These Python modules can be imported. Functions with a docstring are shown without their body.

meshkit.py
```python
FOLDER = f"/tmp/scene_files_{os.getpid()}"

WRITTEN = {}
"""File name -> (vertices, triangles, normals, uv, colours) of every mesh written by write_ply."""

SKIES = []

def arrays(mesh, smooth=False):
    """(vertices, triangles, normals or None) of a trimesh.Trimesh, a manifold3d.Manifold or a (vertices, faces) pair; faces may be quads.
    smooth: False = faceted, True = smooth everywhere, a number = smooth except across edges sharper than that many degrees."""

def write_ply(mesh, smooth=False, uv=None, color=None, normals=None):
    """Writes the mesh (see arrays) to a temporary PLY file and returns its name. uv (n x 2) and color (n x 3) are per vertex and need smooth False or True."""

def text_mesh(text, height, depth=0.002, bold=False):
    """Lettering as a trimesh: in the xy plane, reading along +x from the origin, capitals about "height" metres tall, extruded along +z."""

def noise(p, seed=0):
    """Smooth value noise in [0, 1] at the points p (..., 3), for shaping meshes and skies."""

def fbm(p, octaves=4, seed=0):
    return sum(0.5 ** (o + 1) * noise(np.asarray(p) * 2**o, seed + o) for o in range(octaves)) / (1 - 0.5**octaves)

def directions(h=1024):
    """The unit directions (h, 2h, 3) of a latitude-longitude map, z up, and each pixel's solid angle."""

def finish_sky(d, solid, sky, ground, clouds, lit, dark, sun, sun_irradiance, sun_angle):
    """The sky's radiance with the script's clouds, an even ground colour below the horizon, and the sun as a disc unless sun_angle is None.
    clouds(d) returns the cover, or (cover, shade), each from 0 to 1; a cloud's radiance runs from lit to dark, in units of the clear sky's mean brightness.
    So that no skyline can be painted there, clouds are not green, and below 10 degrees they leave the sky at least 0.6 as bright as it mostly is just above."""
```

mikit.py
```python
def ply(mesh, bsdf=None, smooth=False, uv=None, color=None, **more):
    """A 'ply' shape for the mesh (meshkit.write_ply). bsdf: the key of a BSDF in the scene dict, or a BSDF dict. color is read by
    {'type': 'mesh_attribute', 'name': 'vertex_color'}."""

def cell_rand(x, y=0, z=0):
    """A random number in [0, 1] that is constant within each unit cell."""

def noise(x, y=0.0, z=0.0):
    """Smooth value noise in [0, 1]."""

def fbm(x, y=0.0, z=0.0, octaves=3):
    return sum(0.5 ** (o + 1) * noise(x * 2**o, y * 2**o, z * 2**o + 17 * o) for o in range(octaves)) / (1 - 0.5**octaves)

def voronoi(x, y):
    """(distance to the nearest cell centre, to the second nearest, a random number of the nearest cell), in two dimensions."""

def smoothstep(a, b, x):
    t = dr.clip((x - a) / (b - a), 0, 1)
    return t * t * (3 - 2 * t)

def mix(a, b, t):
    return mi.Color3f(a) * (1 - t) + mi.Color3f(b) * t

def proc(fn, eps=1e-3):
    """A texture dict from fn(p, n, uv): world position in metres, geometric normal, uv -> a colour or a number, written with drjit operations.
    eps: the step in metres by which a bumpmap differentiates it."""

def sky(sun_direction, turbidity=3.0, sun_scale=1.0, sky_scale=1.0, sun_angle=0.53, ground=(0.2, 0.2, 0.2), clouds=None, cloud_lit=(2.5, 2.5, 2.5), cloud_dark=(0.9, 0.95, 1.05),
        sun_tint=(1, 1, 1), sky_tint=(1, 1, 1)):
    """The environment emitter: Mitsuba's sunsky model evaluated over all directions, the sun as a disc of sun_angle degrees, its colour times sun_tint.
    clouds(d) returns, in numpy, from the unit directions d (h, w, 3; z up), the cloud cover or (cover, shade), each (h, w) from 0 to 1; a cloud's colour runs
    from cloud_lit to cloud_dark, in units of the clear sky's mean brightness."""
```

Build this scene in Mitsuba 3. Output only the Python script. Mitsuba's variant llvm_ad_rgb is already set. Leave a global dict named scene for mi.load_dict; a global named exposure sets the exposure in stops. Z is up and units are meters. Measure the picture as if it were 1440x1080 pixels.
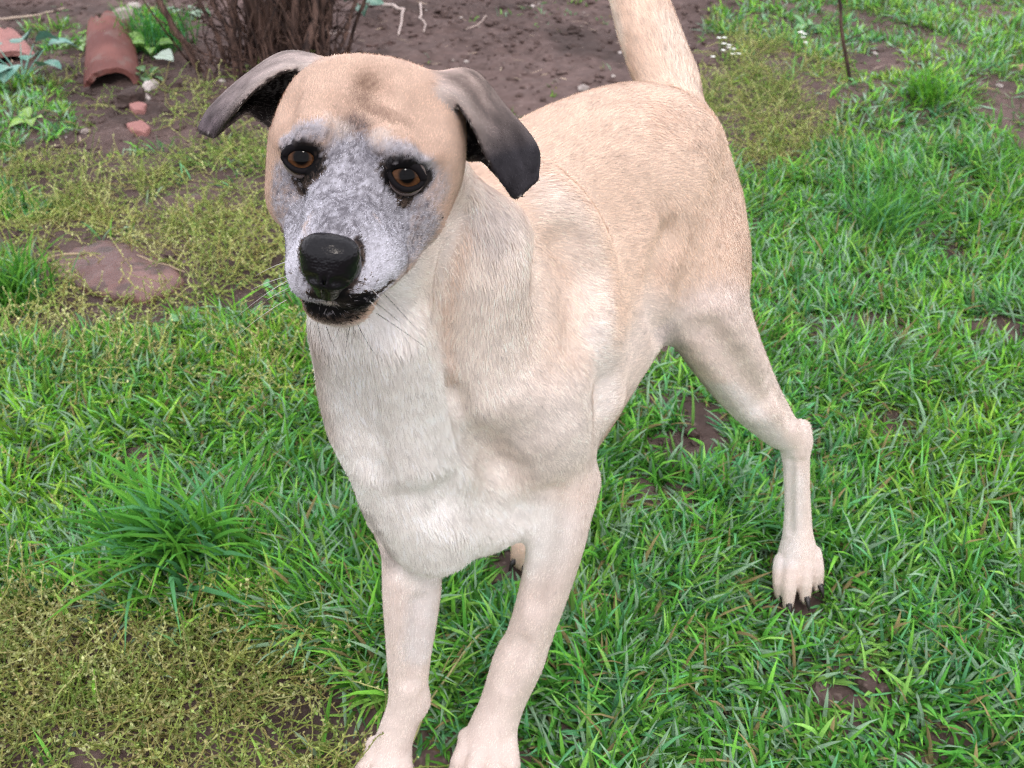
import math, sys
import numpy as np
import mitsuba as mi, drjit as dr
import trimesh
from scipy.spatial import cKDTree
import mikit, meshkit
from mikit import proc, noise, fbm, voronoi, smoothstep, mix
T = mi.ScalarTransform4f
scene, labels = {}, {}

# ------------------------------------------------------------------ camera, sky, exposure
PITCH, EYE_Z = math.radians(34), 0.95
scene['camera'] = {'type': 'thinlens', 'fov': 51.282, 'fov_axis': 'x', 'near_clip': 0.02, 'far_clip': 400.0,
                   'aperture_radius': 0.0012, 'focus_distance': 0.74,
                   'to_world': T().look_at(origin=[0, 0, EYE_Z], target=[0, math.cos(PITCH), EYE_Z - math.sin(PITCH)], up=[0, 0, 1])}
scene['sky'] = mikit.sky([0.16, -0.58, 0.80], turbidity=4, sun_scale=0.12, sun_angle=8, sun_tint=(0.9, 0.97, 1.15), ground=(0.10, 0.12, 0.08), clouds=lambda d: 1.0,
                         cloud_lit=(2.5, 2.45, 2.66))
exposure = 2.6

# ------------------------------------------------------------------ small helpers
rng = np.random.default_rng(7)
def U(a, b, n=None): return rng.uniform(a, b, n)
def key(name):
    if name not in scene and name not in labels: return name
    k = 1
    while f'{name}_{k:03d}' in scene or f'{name}_{k:03d}' in labels: k += 1
    return f'{name}_{k:03d}'
def tag(k, label=None, cat=None, kind=None, group=None):
    labels[k] = {a: b for a, b in (('label', label), ('category', cat), ('kind', kind), ('group', group)) if b}
    return k
def put(name, mesh, bsdf, smooth=True, color=None, normals=None, parent=None):
    k = key(parent + '__' + name if parent else name)
    v, f = (mesh.vertices, mesh.faces) if hasattr(mesh, 'vertices') else mesh
    if normals is not None:
        path = meshkit.write_ply((v, f), False, None, color, normals=normals)
        scene[k] = {'type': 'ply', 'filename': path, 'face_normals': False, 'bsdf': {'type': 'ref', 'id': bsdf}}
    else:
        scene[k] = mikit.ply((np.asarray(v), np.asarray(f)), bsdf, smooth=smooth, color=color)
    return k
def unit(v): return v / np.maximum(np.linalg.norm(v, axis=-1, keepdims=True), 1e-12)
def tube(path, rad, sides=8, cap=True):
    """tapered tube along a polyline"""
    P = np.asarray(path, float); R = np.broadcast_to(np.asarray(rad, float), len(P))
    t = unit(np.gradient(P, axis=0)); a = np.array([0.31, 0.17, 0.93]); a = np.cross(t, a); a = unit(a); b = np.cross(t, a)
    ang = np.arange(sides) * 2 * np.pi / sides
    v = (P[:, None] + R[:, None, None] * (np.cos(ang)[None, :, None] * a[:, None] + np.sin(ang)[None, :, None] * b[:, None])).reshape(-1, 3)
    i = np.arange(len(P) - 1)[:, None] * sides; j = np.arange(sides)[None]; jn = (j + 1) % sides
    q = np.stack([i + j, i + jn, i + jn + sides, i + j + sides], -1).reshape(-1, 4)
    f = np.vstack([q[:, [0, 1, 2]], q[:, [0, 2, 3]]])
    if cap:
        v = np.vstack([v, P[:1], P[-1:]]); n = len(v); l = (len(P) - 1) * sides
        jj = np.arange(sides); f = np.vstack([f, np.stack([np.full(sides, n - 2), (jj + 1) % sides, jj], 1), np.stack([np.full(sides, n - 1), l + jj, l + (jj + 1) % sides], 1)])
    return v, f
def join(parts):
    vs, fs, at = [], [], 0
    for v, f in parts:
        vs.append(v); fs.append(f + at); at += len(v)
    return np.vstack(vs), np.vstack(fs)

# ------------------------------------------------------------------ implicit bodies (limbs as chains of round cones, thin sheets) and their surface
def smin(a,b,k):
    h=np.maximum(k-np.abs(a-b),0)/k
    return np.minimum(a,b)-h*h*k*.25
def rcone(p,a,ra,b,rb):
    ba=b-a; l2=ba@ba; rr=ra-rb; a2=l2-rr*rr
    if a2<=1e-12:
        q,r=(a,ra) if ra>rb else (b,rb)
        return np.linalg.norm(p-q,axis=1)-r
    il2=1/l2
    pa=p-a; y=pa@ba; z=y-l2
    x2=((pa*l2-y[:,None]*ba)**2).sum(1)
    y2=y*y*l2; z2=z*z*l2
    k=np.sign(rr)*rr*rr*x2
    d=(np.sqrt(x2*a2*il2)+y*rr)*il2-ra
    m=np.sign(z)*a2*z2>k
    d=np.where(m,np.sqrt(x2+z2)*il2-rb,d)
    m2=(~m)&(np.sign(y)*a2*y2<k)
    return np.where(m2,np.sqrt(x2+y2)*il2-ra,d)
def spline(P,n):
    """Catmull-Rom through the rows of P, n pieces a span"""
    P=np.asarray(P,float)
    if n<2 or len(P)<3: return P
    Q=np.vstack([2*P[0]-P[1],P,2*P[-1]-P[-2]]); out=[]
    for i in range(len(P)-1):
        a,b,c,d=Q[i:i+4]
        for t in np.arange(n)/n:
            out.append(.5*(2*b+(c-a)*t+(2*a-5*b+4*c-d)*t*t+(3*b-a-3*c+d)*t**3))
    return np.array(out+[P[-1]])
def sdf(p,chains,sheets=()):
    """smooth union of tapered limbs (each a chain of round cones) and thin sheets (tree, radius, k): signed distance at p"""
    d=np.full(len(p),1.0)
    for Q,k,sg in chains:
        mg=Q[:,3].max()+k+.03
        lo,hi=Q[:,:3].min(0)-mg,Q[:,:3].max(0)+mg
        i=np.nonzero(((p>lo)&(p<hi)).all(1))[0]
        if not len(i): continue
        pi=p[i]; e=np.full(len(i),1.0)
        for A,B in zip(Q[:-1],Q[1:]):
            m=max(A[3],B[3])+k+.03
            l,h=np.minimum(A,B)[:3]-m,np.maximum(A,B)[:3]+m
            j=np.nonzero(((pi>l)&(pi<h)).all(1))[0]
            if len(j): e[j]=np.minimum(e[j],rcone(pi[j],A[:3],A[3],B[:3],B[3]))
        d[i]=smin(d[i],e,k) if sg>0 else -smin(-d[i],e,k)
    for tree,r,k in sheets:
        lo,hi=tree.mins-.03,tree.maxes+.03
        i=np.nonzero(((p>lo)&(p<hi)).all(1))[0]
        if not len(i): continue
        e=tree.query(p[i],distance_upper_bound=.035)[0]; e=np.where(np.isfinite(e),e,.035)-r
        d[i]=smin(d[i],e,k)
    return d
def net_points(N,a=160,b=120):
    """dense points of the smooth sheet through a net of lines x points"""
    r=np.array([spline(l,a//(len(l)-1)) for l in N])
    return np.array([spline(r[:,j],b//(len(N)-1)) for j in range(r.shape[1])])
def surface_net(fn,lo,hi,h,blk=6):
    """closed mesh of fn=0, sampled only in blocks the surface may cross"""
    lo,hi=np.asarray(lo,float),np.asarray(hi,float)
    nb=np.ceil((hi-lo)/(h*blk)).astype(int)+1
    n=nb*blk+1
    B=np.stack(np.meshgrid(*[np.arange(k) for k in nb],indexing='ij'),-1).reshape(-1,3)
    cc=lo+(B+.5)*blk*h
    dc=fn(cc)
    V=np.repeat(np.repeat(np.repeat(dc.reshape(nb),blk,0),blk,1),blk,2).astype(np.float32)
    V=np.pad(V,((0,1),)*3,mode='edge')
    act=B[np.abs(dc)<blk*h*1.0+.006]
    g=np.stack(np.meshgrid(*[np.arange(blk+1)]*3,indexing='ij'),-1).reshape(-1,3)
    ids=(act[:,None]*blk+g[None]).reshape(-1,3)
    key=(ids[:,0]*n[1]+ids[:,1])*n[2]+ids[:,2]
    key=np.unique(key)
    ijk=np.stack([key//(n[1]*n[2]),key//n[2]%n[1],key%n[2]],1)
    V.reshape(-1)[key]=fn(lo+ijk*h)
    S=V<0
    # cells
    cs=np.zeros(tuple(n-1),np.uint8)
    for a,b,c_ in np.ndindex(2,2,2): cs+=S[a:n[0]-1+a,b:n[1]-1+b,c_:n[2]-1+c_]
    cells=np.argwhere((cs>0)&(cs<8))
    idx=np.full(tuple(n-1),-1,np.int32); idx[tuple(cells.T)]=np.arange(len(cells))
    acc=np.zeros((len(cells),3)); cnt=np.zeros(len(cells))
    cor=[np.array(x) for x in np.ndindex(2,2,2)]
    val=[V[tuple((cells+x).T)] for x in cor]
    for i in range(8):
        for j in range(i+1,8):
            if abs(cor[i]-cor[j]).sum()!=1: continue
            u,v=val[i],val[j]; m=(u<0)!=(v<0)
            t=np.where(m,u/np.where(m,u-v,1),0)
            acc+=m[:,None]*(cor[i]+(cor[j]-cor[i])*t[:,None]); cnt+=m
    v=lo+(cells+acc/cnt[:,None])*h
    faces=[]
    for ax in range(3):
        o=[k for k in range(3) if k!=ax]
        sl=[slice(0,None)]*3; a0=[slice(None)]*3; a1=[slice(None)]*3
        a0[ax]=slice(0,n[ax]-1); a1[ax]=slice(1,n[ax])
        E=S[tuple(a0)]!=S[tuple(a1)]
        e=np.argwhere(E); e=e[(e[:,o[0]]>0)&(e[:,o[1]]>0)&(e[:,o[0]]<n[o[0]]-1)&(e[:,o[1]]<n[o[1]]-1)]
        ins=S[tuple(e.T)]
        q=[]
        for da,db in ((1,1),(0,1),(0,0),(1,0)):
            f=e.copy(); f[:,o[0]]-=da; f[:,o[1]]-=db; q.append(idx[tuple(f.T)])
        q=np.stack(q,1)
        if ax==1: q=q[:,::-1]
        q[~ins]=q[~ins][:,::-1]
        faces.append(q)
    q=np.vstack(faces); q=q[(q>=0).all(1)]
    f=np.vstack([q[:,[0,1,2]],q[:,[0,2,3]]])
    return v,f
HAIR_BODY, HAIR_HEAD = 330000, 800000

# ------------------------------------------------------------------ materials
def vc(rough, spec=0.5, **m):
    return {'type': 'twosided', 'b': {'type': 'principled', 'base_color': {'type': 'mesh_attribute', 'name': 'vertex_color'}, 'roughness': rough, 'specular': spec, **m}}
def pr(fn, rough, spec=0.5, bump=None, bs=0.002, eps=1e-3, **m):
    col = {'type': 'rgb', 'value': list(fn)} if isinstance(fn, (tuple, list)) else proc(fn)
    b = {'type': 'principled', 'base_color': col, 'roughness': rough, 'specular': spec, **m}
    if bump is not None: b = {'type': 'bumpmap', 'arbitrary': proc(bump, eps), 'scale': bs, 'b': b}
    return {'type': 'twosided', 'b': b}
scene['fur_mat'] = vc(0.6, 0.08)
scene['skin_mat'] = vc(0.7, 0.08)
scene['eye_mat'] = vc(0.025, 0.13)
scene['nose_mat'] = pr((0.005, 0.005, 0.0065), 0.27, 0.28, lambda p, n, uv: noise(p.x * 1100, p.y * 1100, p.z * 1100), 0.00018, 2e-4)
scene['claw_mat'] = pr((0.022, 0.018, 0.018), 0.3, 0.5)
scene['blade_mat'] = {'type': 'principledthin', 'base_color': {'type': 'mesh_attribute', 'name': 'vertex_color'}, 'roughness': 0.27, 'spec_trans': 0.0, 'diff_trans': 0.5, 'eta': 1.5}
scene['weed_mat'] = vc(0.55, 0.35)
scene['stick_mat'] = vc(0.75, 0.25)
def soil_color(p, n, uv):
    a = fbm(p.x * 3, p.y * 3, p.z * 3, 3); b = fbm(p.x * 38, p.y * 38, p.z * 38, 3); c = noise(p.x * 210, p.y * 210, p.z * 210)
    col = mix((0.070, 0.046, 0.040), (0.150, 0.103, 0.092), smoothstep(0.25, 0.8, a * 0.55 + b * 0.45))
    col = mix(col, (0.26, 0.20, 0.18), smoothstep(0.72, 0.95, c) * 0.55)
    return mix(col, (0.04, 0.028, 0.024), smoothstep(0.5, 0.8, fbm(p.x * 6 + 5, p.y * 6, 3.0, 4)) * 0.7)
scene['soil_mat'] = pr(soil_color, 0.78, 0.3, lambda p, n, uv: fbm(p.x * 60, p.y * 60, p.z * 60, 4), 0.012, 8e-4)
def tile_color(p, n, uv):
    a = fbm(p.x * 11, p.y * 11, p.z * 11, 4); b = noise(p.x * 260, p.y * 260, p.z * 260)
    col = mix((0.135, 0.048, 0.040), (0.215, 0.085, 0.070), smoothstep(0.3, 0.7, a))
    col = mix(col, (0.20, 0.15, 0.13), smoothstep(0.55, 0.8, fbm(p.x * 26 + 3, p.y * 26, p.z * 26, 3)) * 0.7)
    return mix(col, (0.07, 0.045, 0.04), smoothstep(0.75, 0.95, b) * 0.5)
scene['tile_mat'] = pr(tile_color, 0.7, 0.35, lambda p, n, uv: fbm(p.x * 120, p.y * 120, p.z * 120, 3), 0.002, 6e-4)
def pink_color(p, n, uv):
    a = fbm(p.x * 14, p.y * 14, p.z * 14, 4)
    return mix(mix((0.30, 0.135, 0.120), (0.40, 0.21, 0.19), a), (0.16, 0.10, 0.09), smoothstep(0.58, 0.8, fbm(p.x * 30, p.y * 30 + 9, p.z * 30, 3)) * 0.8)
scene['shard_mat'] = pr(pink_color, 0.75, 0.3, lambda p, n, uv: fbm(p.x * 90, p.y * 90, p.z * 90, 3), 0.003, 8e-4)
def slab_color(p, n, uv):
    a = fbm(p.x * 9, p.y * 9, 1.0, 4); b = fbm(p.x * 33, p.y * 33, 4.0, 3)
    col = mix((0.130, 0.068, 0.060), (0.255, 0.140, 0.120), smoothstep(0.3, 0.75, a))
    return mix(col, (0.055, 0.036, 0.030), smoothstep(0.55, 0.78, b) * 0.75)
scene['slab_mat'] = pr(slab_color, 0.42, 0.5, lambda p, n, uv: fbm(p.x * 45, p.y * 45, 2.0, 4), 0.005, 8e-4)
def stone_color(p, n, uv):
    return mix((0.20, 0.16, 0.14), (0.52, 0.47, 0.44), smoothstep(0.3, 0.75, fbm(p.x * 25, p.y * 25, p.z * 25, 3)))
scene['stone_mat'] = pr(stone_color, 0.8, 0.3, lambda p, n, uv: fbm(p.x * 150, p.y * 150, p.z * 150, 3), 0.002, 6e-4)
def bark_color(p, n, uv):
    a = fbm(p.x * 90, p.y * 90, p.z * 9, 3)
    return mix((0.030, 0.020, 0.018), (0.150, 0.092, 0.072), smoothstep(0.25, 0.8, a))
scene['bark_mat'] = pr(bark_color, 0.8, 0.25, lambda p, n, uv: fbm(p.x * 160, p.y * 160, p.z * 16, 3), 0.003, 6e-4)
scene['leaf_mat'] = vc(0.4, 0.5)

# ================================================================== ground
SOIL = [[(-5.99,6.99),(1.76,8.71),(.7,3.75),(.59,3.33),(.55,2.92),(.44,2.64),(.07,2.38),(-.2,2.37),(-.57,2.41),(-.74,2.48),(-.88,2.42),(-1.1,2.37),(-2.3,2.29)], [(-1.14,2),(-.95,1.97),(-.81,1.92),(-.67,1.9),(-.59,1.74),(-.66,1.66),(-.8,1.69),(-.9,1.78),(-1.05,1.8)], [(-.15,.77),(-.15,.75),(-.17,.74),(-.18,.74),(-.2,.75),(-.21,.77),(-.2,.79),(-.19,.8),(-.17,.8),(-.16,.79)], [(-.45,1.2),(-.45,1.17),(-.48,1.16),(-.53,1.16),(-.57,1.17),(-.59,1.2),(-.58,1.22),(-.55,1.24),(-.51,1.24),(-.47,1.22)], [(.3,1.24),(.29,1.21),(.27,1.2),(.24,1.2),(.22,1.21),(.21,1.24),(.22,1.26),(.25,1.28),(.28,1.28),(.3,1.26)], [(.43,.8),(.41,.78),(.38,.77),(.34,.77),(.31,.78),(.3,.8),(.32,.82),(.36,.83),(.4,.83),(.43,.82)], [(.52,.74),(.51,.73),(.48,.72),(.45,.72),(.42,.73),(.42,.74),(.43,.75),(.46,.76),(.49,.76),(.52,.75)], [(1.15,3.13),(1.11,3.05),(1.07,3),(1.04,3),(1.03,3.05),(1.04,3.13),(1.07,3.21),(1.12,3.27),(1.15,3.27),(1.16,3.21)], [(1.34,2.86),(1.31,2.83),(1.27,2.81),(1.23,2.81),(1.2,2.83),(1.2,2.86),(1.22,2.9),(1.27,2.92),(1.31,2.92),(1.34,2.9)], [(1.47,3),(1.46,2.97),(1.43,2.96),(1.42,2.96),(1.41,2.97),(1.42,3),(1.43,3.03),(1.46,3.05),(1.47,3.05),(1.48,3.03)], [(.69,1.29),(.68,1.28),(.66,1.27),(.63,1.27),(.62,1.28),(.61,1.29),(.63,1.31),(.65,1.32),(.67,1.32),(.69,1.31)], [(.91,2.38),(.89,2.35),(.86,2.34),(.83,2.34),(.81,2.35),(.81,2.38),(.83,2.4),(.86,2.42),(.89,2.42),(.9,2.4)], [(-.11,.76),(-.11,.73),(-.12,.71),(-.12,.71),(-.13,.73),(-.14,.76),(-.14,.79),(-.13,.8),(-.12,.8),(-.11,.79)], [(-.43,1.31),(-.43,1.3),(-.44,1.3),(-.46,1.3),(-.47,1.3),(-.48,1.31),(-.48,1.32),(-.47,1.33),(-.45,1.33),(-.43,1.32)], [(.47,.96),(.47,.95),(.46,.94),(.45,.94),(.44,.95),(.44,.96),(.44,.97),(.45,.97),(.47,.97),(.47,.97)], [(.25,.71),(.24,.7),(.22,.7),(.21,.7),(.19,.7),(.19,.71),(.19,.72),(.21,.72),(.23,.72),(.24,.72)], [(-.6,1.6),(-.61,1.57),(-.65,1.56),(-.71,1.56),(-.76,1.57),(-.79,1.6),(-.78,1.62),(-.73,1.63),(-.67,1.63),(-.62,1.62)]]
WEED = [[(-2.11,2.49),(-1.1,2.38),(-.88,2.43),(-.75,2.5),(-.58,2.45),(-.42,2.05),(-.36,1.74),(-.42,1.65),(-.53,1.63),(-.66,1.56),(-.79,1.51),(-1.41,1.45)], [(-.96,.92),(-.63,.94),(-.54,.93),(-.4,.91),(-.33,.88),(-.27,.87),(-.19,.81),(-.16,.77),(-.13,.68),(-.09,.47),(-.69,.47)], [(.48,3.05),(.63,3.33),(.83,3.3),(.92,2.95),(.78,2.45),(.59,2.23),(.5,2.17),(.44,2.42)]]
GRASSPATCH = [[(-1.24,2.16),(-1.02,2.15),(-.95,2.09),(-.99,2.02),(-1.18,2.02)], [(-1.1,1.85),(-.92,1.82),(-.86,1.71),(-.85,1.63),(-1,1.62)], [(-1.6,2.99),(-1.35,2.95),(-1.2,2.83),(-1.06,2.52),(-1.13,2.45),(-1.35,2.42)], [(-1.28,3.65),(-1.11,3.68),(-1.01,3.33),(-1.06,3.15),(-1.19,3.33)], [(-1.59,3.53),(-1.35,3.49),(-1.27,3.24),(-1.38,3.15)]]
WEEDTHIN = [(-1.23,1.54),(-.53,1.63),(-.38,1.63),(-.32,1.41),(-.4,1.22),(-.45,1.1),(-.95,1.04)]
TILE_AT = (-1.098,2.887)
TILE2_AT = (-1.468,3.09)
PLANT1 = (-1.351,2.911)
PLANT2 = (-1.296,3.215)
PLANT3 = (-1.068,3.172)
PLANT4 = (-1.017,2.948)
PLANT5 = (-.483,3.558)
PLANT6 = (-1.072,3.593)
PLANT7 = (-.421,1.684)
PLANT8 = (-.559,1.596)
PLANT9 = (-1.196,2.56)
PLANT10 = (.923,3.411)
DEADLEAF = (-1.045,3.117)
FLOWER1 = (.615,3.172)
FLOWER2 = (.857,3.215)
FLOWER3 = (.619,3.09)
SHRUB_AT = (-.661,3.037)
SAPLING = (.923,2.875)
TUFT1 = (-.416,1.002)
TUFT2 = (-.897,1.684)
TUFT3 = (-1.078,3.244)
TUFT4 = (.734,1.913)
TUFT5 = (1.096,2.748)
SLAB = [(-.619,1.684),(-.669,1.664),(-.732,1.684),(-.795,1.716),(-.849,1.76),(-.88,1.828),(-.856,1.876),(-.799,1.895),(-.741,1.888),(-.659,1.816),(-.602,1.738)]
SHARD1 = [(-.968,2.651),(-.941,2.651),(-.945,2.694),(-.972,2.715),(-.992,2.694)]
SHARD2 = [(-.932,2.511),(-.892,2.492),(-.893,2.54),(-.926,2.58),(-.959,2.56)]
LUMP = [(-.986,2.694),(-.967,2.737),(-.972,2.782),(-1.003,2.816),(-1.022,2.771),(-1.026,2.705)]
LUMPEND = [(-.97,2.759),(-.95,2.748),(-.965,2.782),(-.991,2.822),(-1.005,2.816)]
STONE3 = [(-1.252,3.491),(-1.23,3.558),(-1.273,3.663),(-1.326,3.645),(-1.312,3.524)]
SHARD3 = [(1.422,2.942),(1.457,2.96),(1.476,3.017),(1.455,3.037),(1.426,3.005)]
TWIG1 = [(-.432,3.681),(-.404,3.663),(-.377,3.627),(-.357,3.636)]
TWIG1B = [(-.361,3.627),(-.358,3.541),(-.355,3.426),(-.354,3.364)]
TWIG2 = [(-.309,3.699),(-.298,3.575),(-.298,3.508),(-.276,3.459),(-.277,3.395)]
TWIG3 = [(-.083,3.516),(-.112,3.426),(-.144,3.364)]
TWIG4 = [(-.575,3.364),(-.537,3.411),(-.495,3.426)]
TWIG5 = [(-1.704,3.524),(-1.625,3.558),(-1.551,3.61),(-1.505,3.681)]
TWIG6 = [(-.445,3.288),(-.4,3.273),(-.368,3.28)]
STALK1 = [(-.946,1.788),(-.892,1.805),(-.828,1.834),(-.753,1.837),(-.699,1.816),(-.643,1.782),(-.606,1.754)]
STALK2 = [(-.817,1.743),(-.773,1.771),(-.721,1.776),(-.66,1.771)]
STALK3 = [(-.025,.865),(-.049,.833),(-.071,.792),(-.089,.758),(-.101,.713),(-.11,.691)]
STALK4 = [(-.685,1.799),(-.647,1.738),(-.616,1.671),(-.591,1.623)]

def inside(p, poly):
    q = np.asarray(poly); x, y = p[:, 0], p[:, 1]; r = np.zeros(len(p), bool)
    for (x0, y0), (x1, y1) in zip(q, np.roll(q, -1, 0)):
        r ^= ((y0 > y) != (y1 > y)) & (x < (x1 - x0) * (y - y0) / (y1 - y0 + 1e-12) + x0)
    return r
def warp(p, amp=0.05):
    q = np.c_[p[:, :2], np.zeros(len(p))]
    w = np.c_[meshkit.fbm(q * 9, 3, 1), meshkit.fbm(q * 9 + 40, 3, 2)] - 0.5
    s = np.clip(np.linalg.norm(p[:, :2], axis=1) / 2.0, 0.35, 1.6)[:, None]
    return p[:, :2] + w * amp * 2 * s
def zone(p):
    """0 lawn, 1 bare soil, 2 creeping weed; from the map of patches with ragged edges"""
    w = warp(p); z = np.zeros(len(p), int)
    for q in WEED: z[inside(w, q)] = 2
    for q in SOIL: z[inside(w, q)] = 1
    for q in GRASSPATCH: z[inside(w, q)] = 0
    return z
PAWS = np.array([(-0.035, 0.670), (-0.020, 0.700), (-0.133, 0.668), (-0.120, 0.690), (0.343, 0.945), (0.010, 1.0)])
def height(p):
    q = np.c_[p[:, :2], np.zeros(len(p))]
    far = np.clip((p[:, 1] - 1.3) / 1.2, 0, 1)
    h = (meshkit.fbm(q * 2.1, 3, 5) - 0.5) * (0.012 + 0.05 * far)
    h = h + (meshkit.fbm(q * 14, 3, 6) - 0.5) * (0.010 + 0.016 * far) + np.clip(p[:, 1] - 4.0, 0, 60) * 0.01
    d = np.min(np.linalg.norm(p[:, None, :2] - PAWS[None], axis=2), axis=1); w = np.clip((0.16 - d) / 0.09, 0, 1); w = w * w * (3 - 2 * w)
    return h * (1 - w) - 0.004 * w
gx = np.concatenate([-np.geomspace(60, 2.3, 40), np.arange(-2.25, 2.26, 0.018), np.geomspace(2.3, 60, 40)])
gy = np.concatenate([-np.geomspace(30, 0.32, 30), np.arange(-0.3, 0.35, 0.08), np.arange(0.36, 4.6, 0.018), np.geomspace(4.62, 80, 50)])
GX, GY = np.meshgrid(gx, gy, indexing='ij')
gp = np.c_[GX.ravel(), GY.ravel()]
gz = height(gp)
near = (np.abs(gp[:, 0]) < 2.3) & (gp[:, 1] > 0.3) & (gp[:, 1] < 4.6)
isoil = np.zeros(len(gp)); isoil[near] = zone(gp[near]) == 1
q3 = np.c_[gp, np.zeros(len(gp))]
gz = gz + isoil * ((meshkit.fbm(q3 * 33, 3, 9) - 0.5) * 0.014 + np.maximum(meshkit.noise(q3 * 21, 3) - 0.7, 0) * 0.03)
idx = np.arange(len(gp)).reshape(GX.shape)
gf = np.stack([idx[:-1, :-1], idx[1:, :-1], idx[1:, 1:], idx[:-1, 1:]], -1).reshape(-1, 4)
put('ground', (np.c_[gp, gz], np.vstack([gf[:, [0, 1, 2]], gf[:, [0, 2, 3]]])), 'soil_mat')
tag('ground', 'damp brown garden soil with clods and thin bare patches', 'ground', 'structure')

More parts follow.
